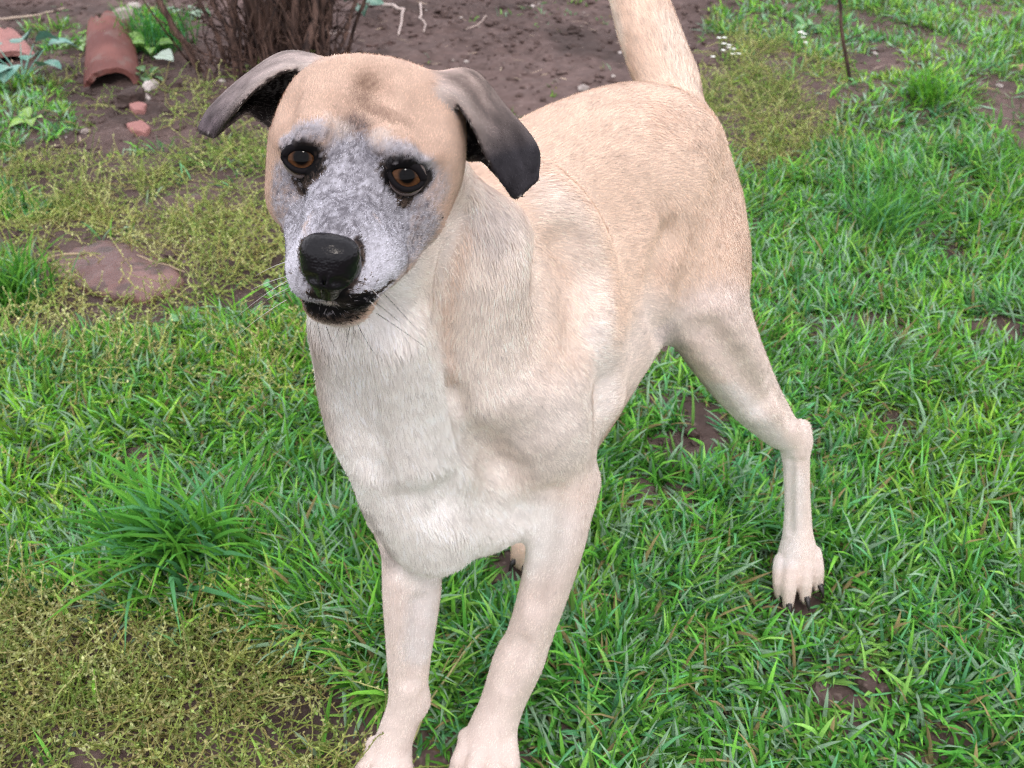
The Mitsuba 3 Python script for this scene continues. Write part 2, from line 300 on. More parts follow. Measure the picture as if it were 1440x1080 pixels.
# ------------------------------------------------------------------ grass blades
def blades(b, az, p0, p1, L, W, c0, c1, seg=3, tw=None):
    """curved tapering blades; b base points, az heading, p0/p1 tilt from upright at root/tip, colours root/tip -> mesh arrays"""
    N = len(b); dirh = np.c_[np.cos(az), np.sin(az), np.zeros(N)]; side = np.c_[-np.sin(az), np.cos(az), np.zeros(N)]
    tw = np.zeros(N) if tw is None else tw
    pos = b.copy(); rows, nor, col = [], [], []
    prof = {2: [0.75, 1.0, 0.0], 3: [0.7, 1.0, 0.8, 0.0], 4: [0.7, 1.0, 0.95, 0.65, 0.0]}[seg]
    gz0 = b[:, 2]
    for s in range(seg + 1):
        t = s / seg; phi = p0 + (p1 - p0) * t
        tan = dirh * np.sin(phi)[:, None] + np.array([0, 0, 1.0]) * np.cos(phi)[:, None]
        nrm = np.cross(side, tan)
        nrm = nrm * np.where(nrm[:, 2:3] < 0, -1, 1)
        sd = side * np.cos(tw * t)[:, None] + nrm * np.sin(tw * t)[:, None]
        nn = np.cross(sd, tan); nn *= np.where(nn[:, 2:3] < 0, -1, 1)
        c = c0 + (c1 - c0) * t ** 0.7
        w = (W * prof[s] * 0.5)[:, None]
        p = pos.copy(); p[:, 2] = np.maximum(p[:, 2], gz0 + 0.004 + 0.003 * t)
        if s < seg:
            rows += [p - sd * w, p + sd * w]; nor += [unit(nn - 0.45 * sd), unit(nn + 0.45 * sd)]; col += [c, c]
        else:
            rows += [p]; nor += [unit(nn)]; col += [c]
        pos = pos + tan * (L / seg)[:, None]
    K = 2 * seg + 1
    v = np.stack(rows, 1).reshape(-1, 3); n = np.stack(nor, 1).reshape(-1, 3); c = np.stack(col, 1).reshape(-1, 3)
    loc = []
    for s in range(seg - 1): loc += [[2 * s, 2 * s + 1, 2 * s + 3], [2 * s, 2 * s + 3, 2 * s + 2]]
    loc += [[2 * seg - 2, 2 * seg - 1, 2 * seg]]
    f = (np.arange(N)[:, None, None] * K + np.array(loc)[None]).reshape(-1, 3)
    return v, f, n, c
def merge(parts):
    at, V, F, N, C = 0, [], [], [], []
    for v, f, n, c in parts:
        V.append(v); F.append(f + at); N.append(n); C.append(c); at += len(v)
    return np.vstack(V), np.vstack(F), np.vstack(N), np.vstack(C)
def scatter(n, y0, y1, seed):
    """points over the wedge of ground that can be seen, and a margin"""
    r = np.random.default_rng(seed)
    y = np.sqrt(r.uniform((y0 + 0.5) ** 2, (y1 + 0.5) ** 2, n)) - 0.5
    x = r.uniform(-1, 1, n) * (0.62 * y + 0.42)
    return np.c_[x, y]
GREEN = np.array([(0.075, 0.245, 0.035), (0.105, 0.315, 0.050), (0.145, 0.370, 0.050), (0.110, 0.310, 0.120), (0.200, 0.390, 0.080)])

def lawn(tufts, per, seed, short=1.0, Lr=(0.038, 0.078), Wr=(0.0030, 0.0056), seg=3, tint=None):
    r = np.random.default_rng(seed)
    if len(tufts): tufts = tufts[np.min(np.linalg.norm(tufts[:, None] - PAWS[None], axis=2), axis=1) > 0.045]
    n = len(tufts)
    cl = meshkit.fbm(np.c_[tufts * 5, np.zeros(n)], 3, 21)
    lean = meshkit.fbm(np.c_[tufts * 3.1, np.zeros(n)], 2, 22) * 4 * np.pi + r.normal(0, 0.9, n)
    k = r.integers(max(2, per // 2), per + 1, n); i = np.repeat(np.arange(n), k); N = len(i)
    size = (0.30 + 1.25 * cl) * short * np.clip(np.min(np.linalg.norm(tufts[:, None] - PAWS[None], axis=2), axis=1) / 0.11, 0.35, 1)
    b = tufts[i] + r.normal(0, 0.011, (N, 2)); b = np.c_[b, height(b) - 0.004]
    az = lean[i] + r.normal(0, 1.25, N)
    p0 = np.abs(r.normal(0.78, 0.42, N)); p1 = p0 + np.abs(r.normal(0.85, 0.5, N))
    L = r.uniform(*Lr, N) * size[i]; W = r.uniform(*Wr, N)
    hue = meshkit.fbm(np.c_[tufts * 2.7, np.full(n, 5.0)], 3, 23)[i][:, None]; g = GREEN[r.integers(0, len(GREEN), n)][i] * (np.array([1.45, 1.15, 0.75]) * hue + np.array([0.80, 0.92, 1.35]) * (1 - hue)) * np.array([1.36, 1.38, 1.27]) * r.uniform(0.40, 1.45, (N, 1))
    pale = r.uniform(0, 1, N) < 0.24; g[pale] = np.array([0.30, 0.47, 0.30]) * r.uniform(0.7, 1.3, (pale.sum(), 1))
    if tint is not None: g = g * np.array(tint)
    dry = r.uniform(0, 1, N) < 0.055; g[dry] = np.array([0.36, 0.29, 0.14]) * r.uniform(0.6, 1.2, (dry.sum(), 1))
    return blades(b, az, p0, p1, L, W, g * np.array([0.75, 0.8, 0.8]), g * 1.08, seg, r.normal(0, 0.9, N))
def keep_lawn(p, seed, thin=0.0):
    r = np.random.default_rng(seed); d = meshkit.fbm(np.c_[p * 7, np.zeros(len(p))], 3, 31)
    return p[(zone(p) == 0) & (d > 0.36 + thin) ]
parts = []
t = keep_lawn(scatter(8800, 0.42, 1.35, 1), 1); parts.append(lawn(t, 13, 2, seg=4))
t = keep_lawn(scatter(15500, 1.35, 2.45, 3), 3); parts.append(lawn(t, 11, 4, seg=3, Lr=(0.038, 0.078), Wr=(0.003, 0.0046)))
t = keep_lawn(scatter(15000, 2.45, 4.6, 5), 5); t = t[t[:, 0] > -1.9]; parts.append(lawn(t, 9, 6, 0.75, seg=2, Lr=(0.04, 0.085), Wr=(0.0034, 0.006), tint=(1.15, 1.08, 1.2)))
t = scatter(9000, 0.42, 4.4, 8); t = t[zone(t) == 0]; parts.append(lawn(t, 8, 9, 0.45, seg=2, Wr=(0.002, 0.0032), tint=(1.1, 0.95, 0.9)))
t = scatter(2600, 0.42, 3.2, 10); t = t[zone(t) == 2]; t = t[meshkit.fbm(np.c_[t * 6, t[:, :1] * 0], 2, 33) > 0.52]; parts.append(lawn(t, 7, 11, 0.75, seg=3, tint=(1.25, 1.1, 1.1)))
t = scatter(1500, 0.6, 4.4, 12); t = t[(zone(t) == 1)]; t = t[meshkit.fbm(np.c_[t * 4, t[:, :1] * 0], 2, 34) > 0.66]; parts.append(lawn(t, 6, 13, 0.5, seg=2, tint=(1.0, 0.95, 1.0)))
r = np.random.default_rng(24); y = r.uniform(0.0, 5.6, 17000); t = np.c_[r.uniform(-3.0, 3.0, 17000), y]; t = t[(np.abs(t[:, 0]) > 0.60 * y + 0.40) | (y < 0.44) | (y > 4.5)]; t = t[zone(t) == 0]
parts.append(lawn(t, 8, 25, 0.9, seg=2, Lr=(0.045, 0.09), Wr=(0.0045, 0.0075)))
v, f, n, c = merge(parts)
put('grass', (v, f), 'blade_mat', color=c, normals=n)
tag('grass', 'lush damp green lawn grass of matted leaning blades around the dog', 'grass', 'stuff')

# ------------------------------------------------------------------ creeping weed with thin stems and tiny leaves
def weed(spots, seed, green):
    r = np.random.default_rng(seed); n = len(spots)
    k = r.integers(3, 7, n); i = np.repeat(np.arange(n), k); S = len(i); seg = 9
    az = r.uniform(0, 2 * np.pi, S); step = r.uniform(0.006, 0.0115, S)
    lift = np.abs(r.normal(0.35, 0.3, S)); p = np.c_[spots[i] + r.normal(0, 0.02, (S, 2)), np.zeros(S)]
    p[:, 2] = height(p) + 0.003; z0 = p[:, 2].copy(); P = [p.copy()]
    for s in range(seg):
        az = az + r.normal(0, 0.42, S)
        d = np.c_[np.cos(az) * np.cos(lift), np.sin(az) * np.cos(lift), np.sin(lift)]
        lift = np.clip(lift + r.normal(-0.02, 0.28, S), -0.4, 1.25)
        p = p + d * step[:, None]; p[:, 2] = np.maximum(p[:, 2], z0 + 0.002); P.append(p.copy())
    P = np.stack(P, 1)                                     # S, seg+1, 3
    pal = np.array([(0.30, 0.345, 0.100), (0.25, 0.33, 0.085), (0.30, 0.28, 0.11), (0.42, 0.45, 0.20)])
    palg = np.array([(0.17, 0.26, 0.055), (0.23, 0.30, 0.085), (0.14, 0.22, 0.05), (0.29, 0.31, 0.12)])
    gm = np.clip(green(spots), 0, 1)[i]; useg = r.uniform(0, 1, S) < gm
    base = np.where(useg[:, None], palg[r.integers(0, 4, S)], pal[r.integers(0, 4, S)]) * r.uniform(0.7, 1.25, (S, 1)) * np.where(spots[i][:, 1:2] > 1.2, 1.18, 1.0)
    # stems: three-sided tubes
    tan = unit(np.gradient(P, axis=1)); a = unit(np.cross(tan, np.array([0.2, 0.1, 1.0]))); b = np.cross(tan, a)
    rad = np.linspace(0.0011, 0.0006, seg + 1)[None, :, None]
    ring = np.stack([P + rad * (np.cos(w) * a + np.sin(w) * b) for w in (0, 2.094, 4.189)], 2)   # S, seg+1, 3, 3
    nr = np.stack([(np.cos(w) * a + np.sin(w) * b) for w in (0, 2.094, 4.189)], 2)
    m = (seg + 1) * 3; o = (np.arange(S) * m)[:, None, None, None]; ii = (np.arange(seg) * 3)[None, :, None, None]
    loc = np.array([[0, 1, 4], [0, 4, 3], [1, 2, 5], [1, 5, 4], [2, 0, 3], [2, 3, 5]])[None, None]
    f1 = (o + ii + loc).reshape(-1, 3); c1 = np.repeat(base * np.array([1.02, 0.98, 0.85]), m, 0)
    out = [(ring.reshape(-1, 3), f1, nr.reshape(-1, 3), c1)]
    # leaves: pairs of pointed diamonds at the nodes
    node = P[:, 2:].reshape(-1, 3); tn = tan[:, 2:].reshape(-1, 3); cb = np.repeat(base, seg - 1, 0)
    node = np.repeat(node, 2, 0); tn = np.repeat(tn, 2, 0); cb = np.repeat(cb, 2, 0); M = len(node)
    d = unit(tn * 0.6 + r.normal(0, 0.75, (M, 3)) + np.array([0, 0, 0.35])); s = unit(np.cross(d, r.normal(0, 1, (M, 3)) * 0.4 + np.array([0, 0, 1.0])))
    l = r.uniform(0.0025, 0.0062, (M, 1)); w = l * r.uniform(0.22, 0.36, (M, 1)); nn = unit(np.cross(s, d)); nn *= np.where(nn[:, 2:3] < 0, -1, 1)
    v = np.stack([node, node + d * l * 0.5 + s * w, node + d * l + nn * l * 0.1, node + d * l * 0.5 - s * w], 1).reshape(-1, 3)
    f2 = (np.arange(M)[:, None, None] * 4 + np.array([[0, 1, 2], [0, 2, 3]])[None]).reshape(-1, 3)
    cc = np.repeat(cb * r.uniform(0.8, 1.35, (M, 1)), 4, 0)
    out.append((v, f2, np.repeat(nn, 4, 0), cc))
    return merge(out)
def greenish(p):
    return np.where(p[:, 1] > 2.05, 0.75, np.where(p[:, 1] < 1.2, 0.25, 0.16)) + (meshkit.fbm(np.c_[p * 8, p[:, :1] * 0], 2, 44) - 0.5) * 0.9
t1 = scatter(3700, 0.42, 1.1, 14); t2 = scatter(7200, 1.1, 3.4, 15)
t = np.vstack([t1, t2]); t = t[(zone(t) == 2)]
t = t[meshkit.fbm(np.c_[t * 9, t[:, :1] * 0], 2, 45) > 0.33]
e = scatter(6500, 0.42, 3.0, 16); w = warp(e, 0.22); near2 = np.zeros(len(e), bool)
for q in WEED: near2 |= inside(w, q)
e = e[((e[:, 0] > -1.0) & (e[:, 0] < -0.55) & (e[:, 1] > 1.6) & (e[:, 1] < 2.05) & (U(0, 1, len(e)) < 0.35)) | (near2 & (zone(e) == 0) & (U(0, 1, len(e)) < 0.6)) | (inside(e, WEEDTHIN) & (zone(e) == 0) & (meshkit.fbm(np.c_[e * 7, e[:, :1] * 0], 2, 46) > 0.40)) | ((zone(e) == 1) & (e[:, 0] < -0.5) & (e[:, 1] < 3.0) & (e[:, 1] > 2.3) & (U(0, 1, len(e)) < 0.10))]
v, f, n, c = weed(np.vstack([t, e]), 17, greenish)
put('creeping_weed', (v, f), 'weed_mat', color=c, normals=n)
tag('creeping_weed', 'olive and yellowish creeping weed with thin stems and tiny leaves, patches left and behind the dog', 'ground cover', 'stuff')

# ------------------------------------------------------------------ soil clods and pale chips
def lumps(p, size, seed, flat=0.6):
    r = np.random.default_rng(seed); ico = trimesh.creation.icosphere(0); iv, iff = np.array(ico.vertices), np.array(ico.faces)
    N = len(p); a = r.uniform(0, 2 * np.pi, N); s = size[:, None] * r.uniform(0.6, 1.3, (N, 3)) * np.array([1, 1, flat])
    v = iv[None] * (1 + r.normal(0, 0.18, (N, len(iv), 1))) * s[:, None]
    R = np.zeros((N, 3, 3)); R[:, 0, 0] = np.cos(a); R[:, 0, 1] = -np.sin(a); R[:, 1, 0] = np.sin(a); R[:, 1, 1] = np.cos(a); R[:, 2, 2] = 1
    v = np.einsum('nij,nkj->nki', R, v) + np.c_[p, height(p) + size * 0.25][:, None]
    return v.reshape(-1, 3), (np.arange(N)[:, None, None] * len(iv) + iff[None]).reshape(-1, 3)
t = scatter(13000, 0.5, 4.6, 18); t = t[zone(t) == 1]
put('soil_clods', lumps(t, np.random.default_rng(5).gamma(1.6, 0.0028, len(t)) + 0.0022, 19), 'soil_mat', smooth=False)
tag('soil_clods', 'crumbs and clods of brown earth strewn over the bare soil', 'soil', 'stuff')
t = scatter(420, 1.9, 4.4, 20); t = t[zone(t) == 1]
put('pale_gravel', lumps(t, np.random.default_rng(6).gamma(2.0, 0.0022, len(t)) + 0.0025, 21), 'stone_mat', smooth=False)
tag('pale_gravel', 'small pale stone chips scattered over the brown soil', 'gravel', 'stuff')
t = scatter(1700, 1.6, 4.5, 22); t = t[zone(t) == 1]; N = len(t); r = np.random.default_rng(23)
az = r.uniform(0, 2 * np.pi, N); L = r.uniform(0.012, 0.05, N)
cc = np.where(r.uniform(0, 1, (N, 1)) < 0.35, [[0.34, 0.26, 0.19]], [[0.10, 0.065, 0.05]]) * r.uniform(0.6, 1.2, (N, 1))
v, f, n, c = blades(np.c_[t, height(t) + 0.006], az, r.uniform(1.2, 1.6, N), r.uniform(1.4, 1.75, N), L, r.uniform(0.0015, 0.005, N), cc, cc, 3, r.normal(0, 0.5, N))
put('litter', (v, f), 'weed_mat', color=c, normals=n)
tag('litter', 'bits of dry stalk and dead leaf lying on the soil', 'plant litter', 'stuff')

# ------------------------------------------------------------------ things lying and growing in the soil
def ground_z(x, y): return float(height(np.array([[x, y]]))[0])
def shell(profile, along, thick, jag, seed, at, yaw, tilt):
    """a half-round tile: arc profile (radius, half angle), length, thickness, ragged far end"""
    rad, half = profile; nu, nv = 22, 26
    u = np.linspace(-half, half, nu); w = np.linspace(0, 1, nv); Ug, Wg = np.meshgrid(u, w, indexing='ij')
    jn = lambda s: (meshkit.fbm(np.c_[u * 3.5, u * 0 + s, u * 0], 3, seed) - 0.5)
    y0 = jn(1.0) * jag * 0.5; y1 = along + jn(9.0) * jag * 2.0 - np.where(u > 0.35, (u - 0.35) * jag * 1.1, 0)
    Y = y0[:, None] * (1 - Wg) + y1[:, None] * Wg
    taper = 1 - 0.14 * Wg
    def face(rr): return np.stack([np.sin(Ug) * rr * taper, Y, np.cos(Ug) * rr * taper - rad * math.cos(half)], -1).reshape(-1, 3)
    wob = (meshkit.fbm(np.c_[Ug.ravel() * 2, Wg.ravel() * 4, Ug.ravel() * 0], 3, seed + 3) - 0.5).reshape(-1, 1) * 0.006
    o = face(rad); i = face(rad - thick); o = o + wob; i = i + wob
    id_ = np.arange(nu * nv).reshape(nu, nv); M = nu * nv
    q = np.stack([id_[:-1, :-1], id_[1:, :-1], id_[1:, 1:], id_[:-1, 1:]], -1).reshape(-1, 4)
    ed = np.concatenate([id_[:, 0], id_[-1, 1:], id_[-2::-1, -1], id_[0, -2:0:-1]]); en = np.roll(ed, -1)
    qs = np.vstack([q, q[:, ::-1] + M, np.stack([en, ed, ed + M, en + M], 1)])
    v = np.vstack([o, i]); c_, s_ = math.cos(tilt), math.sin(tilt)
    v = np.c_[v[:, 0], v[:, 1] * c_ - v[:, 2] * s_, v[:, 1] * s_ + v[:, 2] * c_]
    c_, s_ = math.cos(yaw), math.sin(yaw); v = np.c_[v[:, 0] * c_ - v[:, 1] * s_, v[:, 0] * s_ + v[:, 1] * c_, v[:, 2]] + np.array(at)
    return v, np.vstack([qs[:, [0, 1, 2]], qs[:, [0, 2, 3]]])
TX, TY = TILE_AT
put('roof_tile', shell((0.080, 1.35), 0.42, 0.014, 0.06, 3, (TX, TY, ground_z(TX, TY) - 0.012), 0.30, 0.13), 'tile_mat', smooth=35)
tag('roof_tile', 'half-round red terracotta tile lying arched on the soil left of the shrub', 'roof tile')
TX, TY = TILE2_AT
put('roof_tile', shell((0.13, 0.75), 0.26, 0.016, 0.08, 8, (TX, TY, ground_z(TX, TY) + 0.0), 0.5, 0.12), 'shard_mat', smooth=35)
tag('roof_tile_001', 'pale pink broken tile half hidden behind the blue-green leaves', 'roof tile')
def slabby(poly, at, thick, seed, dome=0.01, n=34):
    """a flat irregular stone from an outline, rounded and uneven"""
    q = np.asarray(poly, float); ang = np.linspace(0, 2 * np.pi, len(q), endpoint=False)
    t = np.linspace(0, 2 * np.pi, n * 2, endpoint=False)
    ox = np.interp(t, np.r_[ang, 2 * np.pi], np.r_[q[:, 0], q[0, 0]]); oy = np.interp(t, np.r_[ang, 2 * np.pi], np.r_[q[:, 1], q[0, 1]])
    ce = np.array([ox.mean(), oy.mean()]); o = np.c_[ox, oy] - ce
    o = o * (1 + 0.22 * (meshkit.fbm(np.c_[np.cos(t) * 2.5, np.sin(t) * 2.5, t * 0 + seed], 3, seed)[:, None] - 0.5))
    rings = [0.0, 0.15, 0.3, 0.45, 0.6, 0.75, 0.86, 0.94, 0.985, 1.0, 1.0]; zs = [dome * (1 - r_ * r_) for r_ in rings]; zs[-3] -= 0.10 * thick; zs[-2] -= 0.3 * thick; zs[-1] = -thick
    v = []
    for r_, z in zip(rings, zs):
        p = o * r_; v.append(np.c_[p + ce, np.full(len(p), z) + (meshkit.fbm(np.c_[p * 18, p[:, :1] * 0 + seed], 3, seed + 1) - 0.5) * 0.55 * thick * (z > -thick * 0.9)])
    v = np.array(v); m = len(t); id_ = np.arange(v.shape[0] * m).reshape(-1, m)
    f = np.stack([id_[:-1], id_[1:], np.roll(id_[1:], -1, 1), np.roll(id_[:-1], -1, 1)], -1).reshape(-1, 4)
    v = v.reshape(-1, 3) + np.array([0, 0, at]); return v, np.vstack([f[:, [0, 1, 2]], f[:, [0, 2, 3]]])
put('flat_stone', slabby(SLAB, ground_z(*np.mean(SLAB, 0)) + 0.015, 0.028, 4), 'slab_mat', smooth=40)
tag('flat_stone', 'flat reddish brown muddy stone sunk in the weed left of the dog', 'stone')
for nm, pl, mt, th, lab in (('tile_shard', SHARD1, 'shard_mat', 0.014, 'small salmon terracotta shard just below the half-round tile'), ('tile_shard', SHARD2, 'shard_mat', 0.014, 'long flat terracotta shard at the edge of the weed, lowest of the red pieces'),
                            ('stone', LUMP, 'soil_mat', 0.035, 'earth covered lump with a pale end below the half-round tile'), ('stone', LUMPEND, 'stone_mat', 0.022, 'pale rounded pebble against the earth covered lump'),
                            ('stone', STONE3, 'stone_mat', 0.02, 'grey flat stone beyond the half-round tile at the top edge'), ('tile_shard', SHARD3, 'shard_mat', 0.012, 'pinkish shard in the thin grass at the right edge')):
    k = put(nm, slabby(pl, ground_z(*np.mean(pl, 0)) + th * 0.7, th, len(scene) % 17 + 2, th * 0.25, 14), mt, smooth=40)
    tag(k, lab, 'stone' if nm == 'stone' else 'tile shard')

def leaf(base, heading, length, width, rise, droop, roll, seed, wave=0.06, col=(0.1, 0.25, 0.18), lobes=0.0):
    """a broad leaf as a curved, rippled sheet with a raised midrib"""
    r = np.random.default_rng(seed); nu, nv = 11, 7
    s = np.linspace(0, 1, nu); w = np.sin(np.pi * np.clip(s, 0, 1) ** 0.75) ** 0.8 * (1 + lobes * np.sin(s * 22)); w[0] = 0.08; w[-1] = 0.02
    t = np.linspace(-1, 1, nv); S, Tt = np.meshgrid(s, t, indexing='ij'); Wd = w[:, None] * Tt * width / 2
    phi = rise - droop * S; x = np.cumsum(np.cos(phi), 0) * length / nu; z = np.cumsum(np.sin(phi), 0) * length / nu
    z = z + np.abs(Tt) * w[:, None] * width * 0.16 + (meshkit.fbm(np.stack([S * 5, Tt * 2, S * 0 + seed], -1), 2, seed) - 0.5) * wave * length
    yy = Wd * np.cos(roll); z = z + Wd * np.sin(roll)
    c_, s_ = math.cos(heading), math.sin(heading)
    v = np.stack([x * c_ - yy * s_, x * s_ + yy * c_, z], -1).reshape(-1, 3) + np.asarray(base)
    id_ = np.arange(nu * nv).reshape(nu, nv); q = np.stack([id_[:-1, :-1], id_[1:, :-1], id_[1:, 1:], id_[:-1, 1:]], -1).reshape(-1, 4)
    vein = np.exp(-(Tt / 0.14) ** 2)[..., None]; sv = (0.5 + 0.5 * np.sin(S * 40 - np.abs(Tt) * 9))[..., None]
    c = (np.array(col) * (0.88 + 0.22 * sv)) * (1 - vein * 0.5) + vein * 0.5 * np.array([0.26, 0.36, 0.26])
    return v, np.vstack([q[:, [0, 1, 2]], q[:, [0, 2, 3]]]), c.reshape(-1, 3) * r.uniform(0.85, 1.15)
def plant(name, at, leaves, label, cat, col, L, W, seed, petiole=0.05, rise=(0.2, 0.9), lobes=0.0):
    r = np.random.default_rng(seed); k = key(name); tag(k, label, cat); z = ground_z(*at)
    for j in range(leaves):
        h = 2 * np.pi * j / leaves + r.normal(0, 0.35); ri = r.uniform(*rise); pl = petiole * r.uniform(0.6, 1.3)
        a = np.array([at[0], at[1], z]); tip = a + np.array([math.cos(h) * math.cos(ri + .3), math.sin(h) * math.cos(ri + .3), math.sin(ri + .3)]) * pl
        v, f, c = leaf(tip, h, L * r.uniform(0.7, 1.15), W * r.uniform(0.8, 1.15), ri * 0.7, r.uniform(0.5, 1.3), r.normal(0, 0.3), seed * 31 + j, 0.08, np.array(col) * r.uniform(0.85, 1.2), lobes)
        kk = put('leaf', (v, f), 'leaf_mat', color=c, parent=k)
        tv, tf = tube([a, (a + tip) / 2 + [0, 0, 0.004], tip], [0.0022, 0.0018, 0.0012], 5)
        put('stalk', (tv, tf), 'leaf_mat', color=np.tile(np.array(col) * 1.3, (len(tv), 1)), parent=kk)
    return k
plant('broadleaf_plant', PLANT1, 10, 'blue-green broad-leaved plant in front of the pale pink tile', 'plant', (0.13, 0.29, 0.23), 0.095, 0.075, 51, 0.09, (0.25, 0.8))
plant('weed_rosette', PLANT2, 7, 'pale green rosette of leaves between the two tiles', 'weed', (0.16, 0.30, 0.08), 0.06, 0.028, 52, 0.02, (0.3, 0.9), 0.08)
plant('weed_rosette', PLANT3, 6, 'bright yellow-green leafy weed right of the half-round tile', 'weed', (0.17, 0.33, 0.07), 0.065, 0.038, 53, 0.03, (0.4, 1.1))
plant('weed_rosette', PLANT4, 8, 'dark green low weed at the right foot of the half-round tile', 'weed', (0.055, 0.15, 0.035), 0.045, 0.026, 54, 0.02, (0.1, 0.7))
plant('broadleaf_plant', PLANT5, 6, 'teal leaves low beside the shrub stems at the top edge', 'plant', (0.10, 0.22, 0.16), 0.07, 0.05, 55, 0.05, (0.3, 0.9))
plant('weed_rosette', PLANT6, 6, 'grey-green leaves at the top edge between tile and shrub', 'weed', (0.15, 0.23, 0.15), 0.06, 0.04, 56, 0.03, (0.2, 0.8))
plant('clover', PLANT7, 6, 'fresh green clover leaves between the dog muzzle and the weed', 'clover', (0.13, 0.36, 0.13), 0.020, 0.018, 57, 0.03, (0.4, 1.0))
plant('clover', PLANT8, 6, 'small round leaves at the front edge of the mossy weed below the flat stone', 'clover', (0.14, 0.33, 0.13), 0.020, 0.018, 58, 0.025, (0.4, 1.0))
plant('weed_rosette', PLANT9, 5, 'lone bright green leaf sprig in the weed near the left edge', 'weed', (0.20, 0.36, 0.06), 0.05, 0.028, 59, 0.02, (0.5, 1.1))
plant('weed_rosette', PLANT10, 7, 'light green weed leaves left of the dark sapling stem', 'weed', (0.12, 0.32, 0.10), 0.06, 0.026, 60, 0.02, (0.4, 1.0))
# pale fallen leaf, white flowers
v, f, c = leaf((DEADLEAF[0], DEADLEAF[1], ground_z(*DEADLEAF) + 0.02), -0.6, 0.085, 0.05, 0.25, 0.5, 0.3, 77, 0.1, (0.42, 0.52, 0.44))
tag(put('fallen_leaf', (v, f), 'leaf_mat', color=c), 'single pale silvery leaf lying right of the half-round tile', 'leaf')
for at, lab in ((FLOWER1, 'dense cluster of tiny white flowers behind the dog tail'), (FLOWER2, 'white flower scrap left of the dark sapling stem'), (FLOWER3, 'tiny yellowish white blossoms nearest the tail')):
    r = np.random.default_rng(int(at[0] * 1000) % 97); k = key('flower_cluster'); tag(k, lab, 'flowers'); z = ground_z(*at)
    for j in range(6):
        b = np.array([at[0] + r.normal(0, 0.018), at[1] + r.normal(0, 0.03), z + 0.035 + r.uniform(0, 0.015)])
        pet = [leaf(b, a_, 0.008, 0.007, 0.35, 0.3, 0, j, 0.0, (0.80, 0.82, 0.76)) for a_ in np.arange(5) * 1.2566]
        v, f = join([(p_[0], p_[1]) for p_ in pet]); put('blossom', (v, f), 'leaf_mat', color=np.vstack([p_[2] for p_ in pet]) * 0 + np.array([0.80, 0.82, 0.75]), parent=k)
        tv, tf = tube([[at[0], at[1], z], b * 0.5 + np.array([at[0], at[1], z]) * 0.5 + [0, 0, 0.008], b], 0.0008, 4); put('stalk', (tv, tf), 'leaf_mat', color=np.tile([0.12, 0.22, 0.06], (len(tv), 1)), parent=k)

def wander(a, b, n, amp, seed):
    t = np.linspace(0, 1, n)[:, None]; p = np.asarray(a, float) * (1 - t) + np.asarray(b, float) * t
    w = np.stack([meshkit.fbm(np.c_[t * 4 + i * 13, t * 0 + seed, t * 0], 3, seed + i) - 0.5 for i in range(3)], -1)
    return p + w * amp * np.sin(np.pi * np.clip(t, 0.02, 1)) ** 0.5
# woody shrub: many stems from one stool
SX, SY = SHRUB_AT
tag('shrub', 'bare brown multi-stemmed shrub rising from the soil behind the dog head', 'shrub')
r = np.random.default_rng(61)
ST = [*[(r.normal(0.03, 0.10), r.uniform(0.45, 0.7), r.normal(0, 0.12), r.uniform(0.006, 0.013)) for _ in range(14)], (-0.30, 0.55, -0.42, 0.009), (-0.10, 0.62, -0.12, 0.012), (-0.04, 0.7, -0.05, 0.010), (0.02, 0.65, 0.0, 0.008), (0.075, 0.75, 0.12, 0.016), (0.105, 0.75, 0.15, 0.015), (0.135, 0.7, 0.2, 0.010), (0.06, 0.7, 0.06, 0.012),
      (-0.14, 0.6, -0.25, 0.008), (-0.2, 0.5, -0.36, 0.006), (0.17, 0.5, 0.34, 0.006), (0.2, 0.45, 0.42, 0.005), (-0.07, 0.7, 0.05, 0.009), (0.0, 0.7, -0.16, 0.009), (0.1, 0.7, 0.02, 0.011), (0.04, 0.6, 0.18, 0.007)]
tips = []
for j, (dx, hz, lx, rad) in enumerate(ST):
    a = np.array([SX + dx * 0.75, SY + r.normal(0, 0.05), ground_z(SX, SY) - 0.02]); b = np.array([SX + dx * 0.8 + lx * 0.8, SY + 0.1 + r.normal(0, 0.15), hz + r.uniform(0, 0.15)])
    p = wander(a, b, 26, 0.09, 62 + j); rr = np.linspace(rad * 1.15, rad * 0.55, 26) * (1 + 0.18 * (meshkit.noise(np.c_[np.arange(26) * 0.9, np.full(26, j), np.zeros(26)], 4) - 0.5)); rr[0] *= 1.3
    put('stem', tube(p, rr, 9), 'bark_mat', parent='shrub'); tips.append(p)
tw = []; lf = []; lc = []
for j in range(150):
    p = tips[r.integers(len(tips))]; i0 = r.integers(2, 25); a = p[i0]; low = i0 < 9
    d = unit(np.array([r.normal(0, 1), r.normal(-0.2, 0.8), r.normal(0.2 if low else 0.4, 0.5)])); l = r.uniform(0.03, 0.12) if low else r.uniform(0.06, 0.24)
    q = wander(a, a + d * l, 9, 0.05, 200 + j); q[:, 2] = np.maximum(q[:, 2], 0.004); tw.append(tube(q, np.linspace(0.0028, 0.0010, 9) * r.uniform(0.7, 1.4), 5, False))
    if a[2] > 0.42:
        for m in range(4):
            v, f, c = leaf(q[r.integers(4, 9)], r.uniform(0, 6.28), r.uniform(0.03, 0.055), 0.022, r.uniform(-0.3, 0.8), 0.6, r.normal(0, 0.5), 300 + j * 4 + m, 0.06, (0.06, 0.15, 0.05)); lf.append((v, f)); lc.append(c)
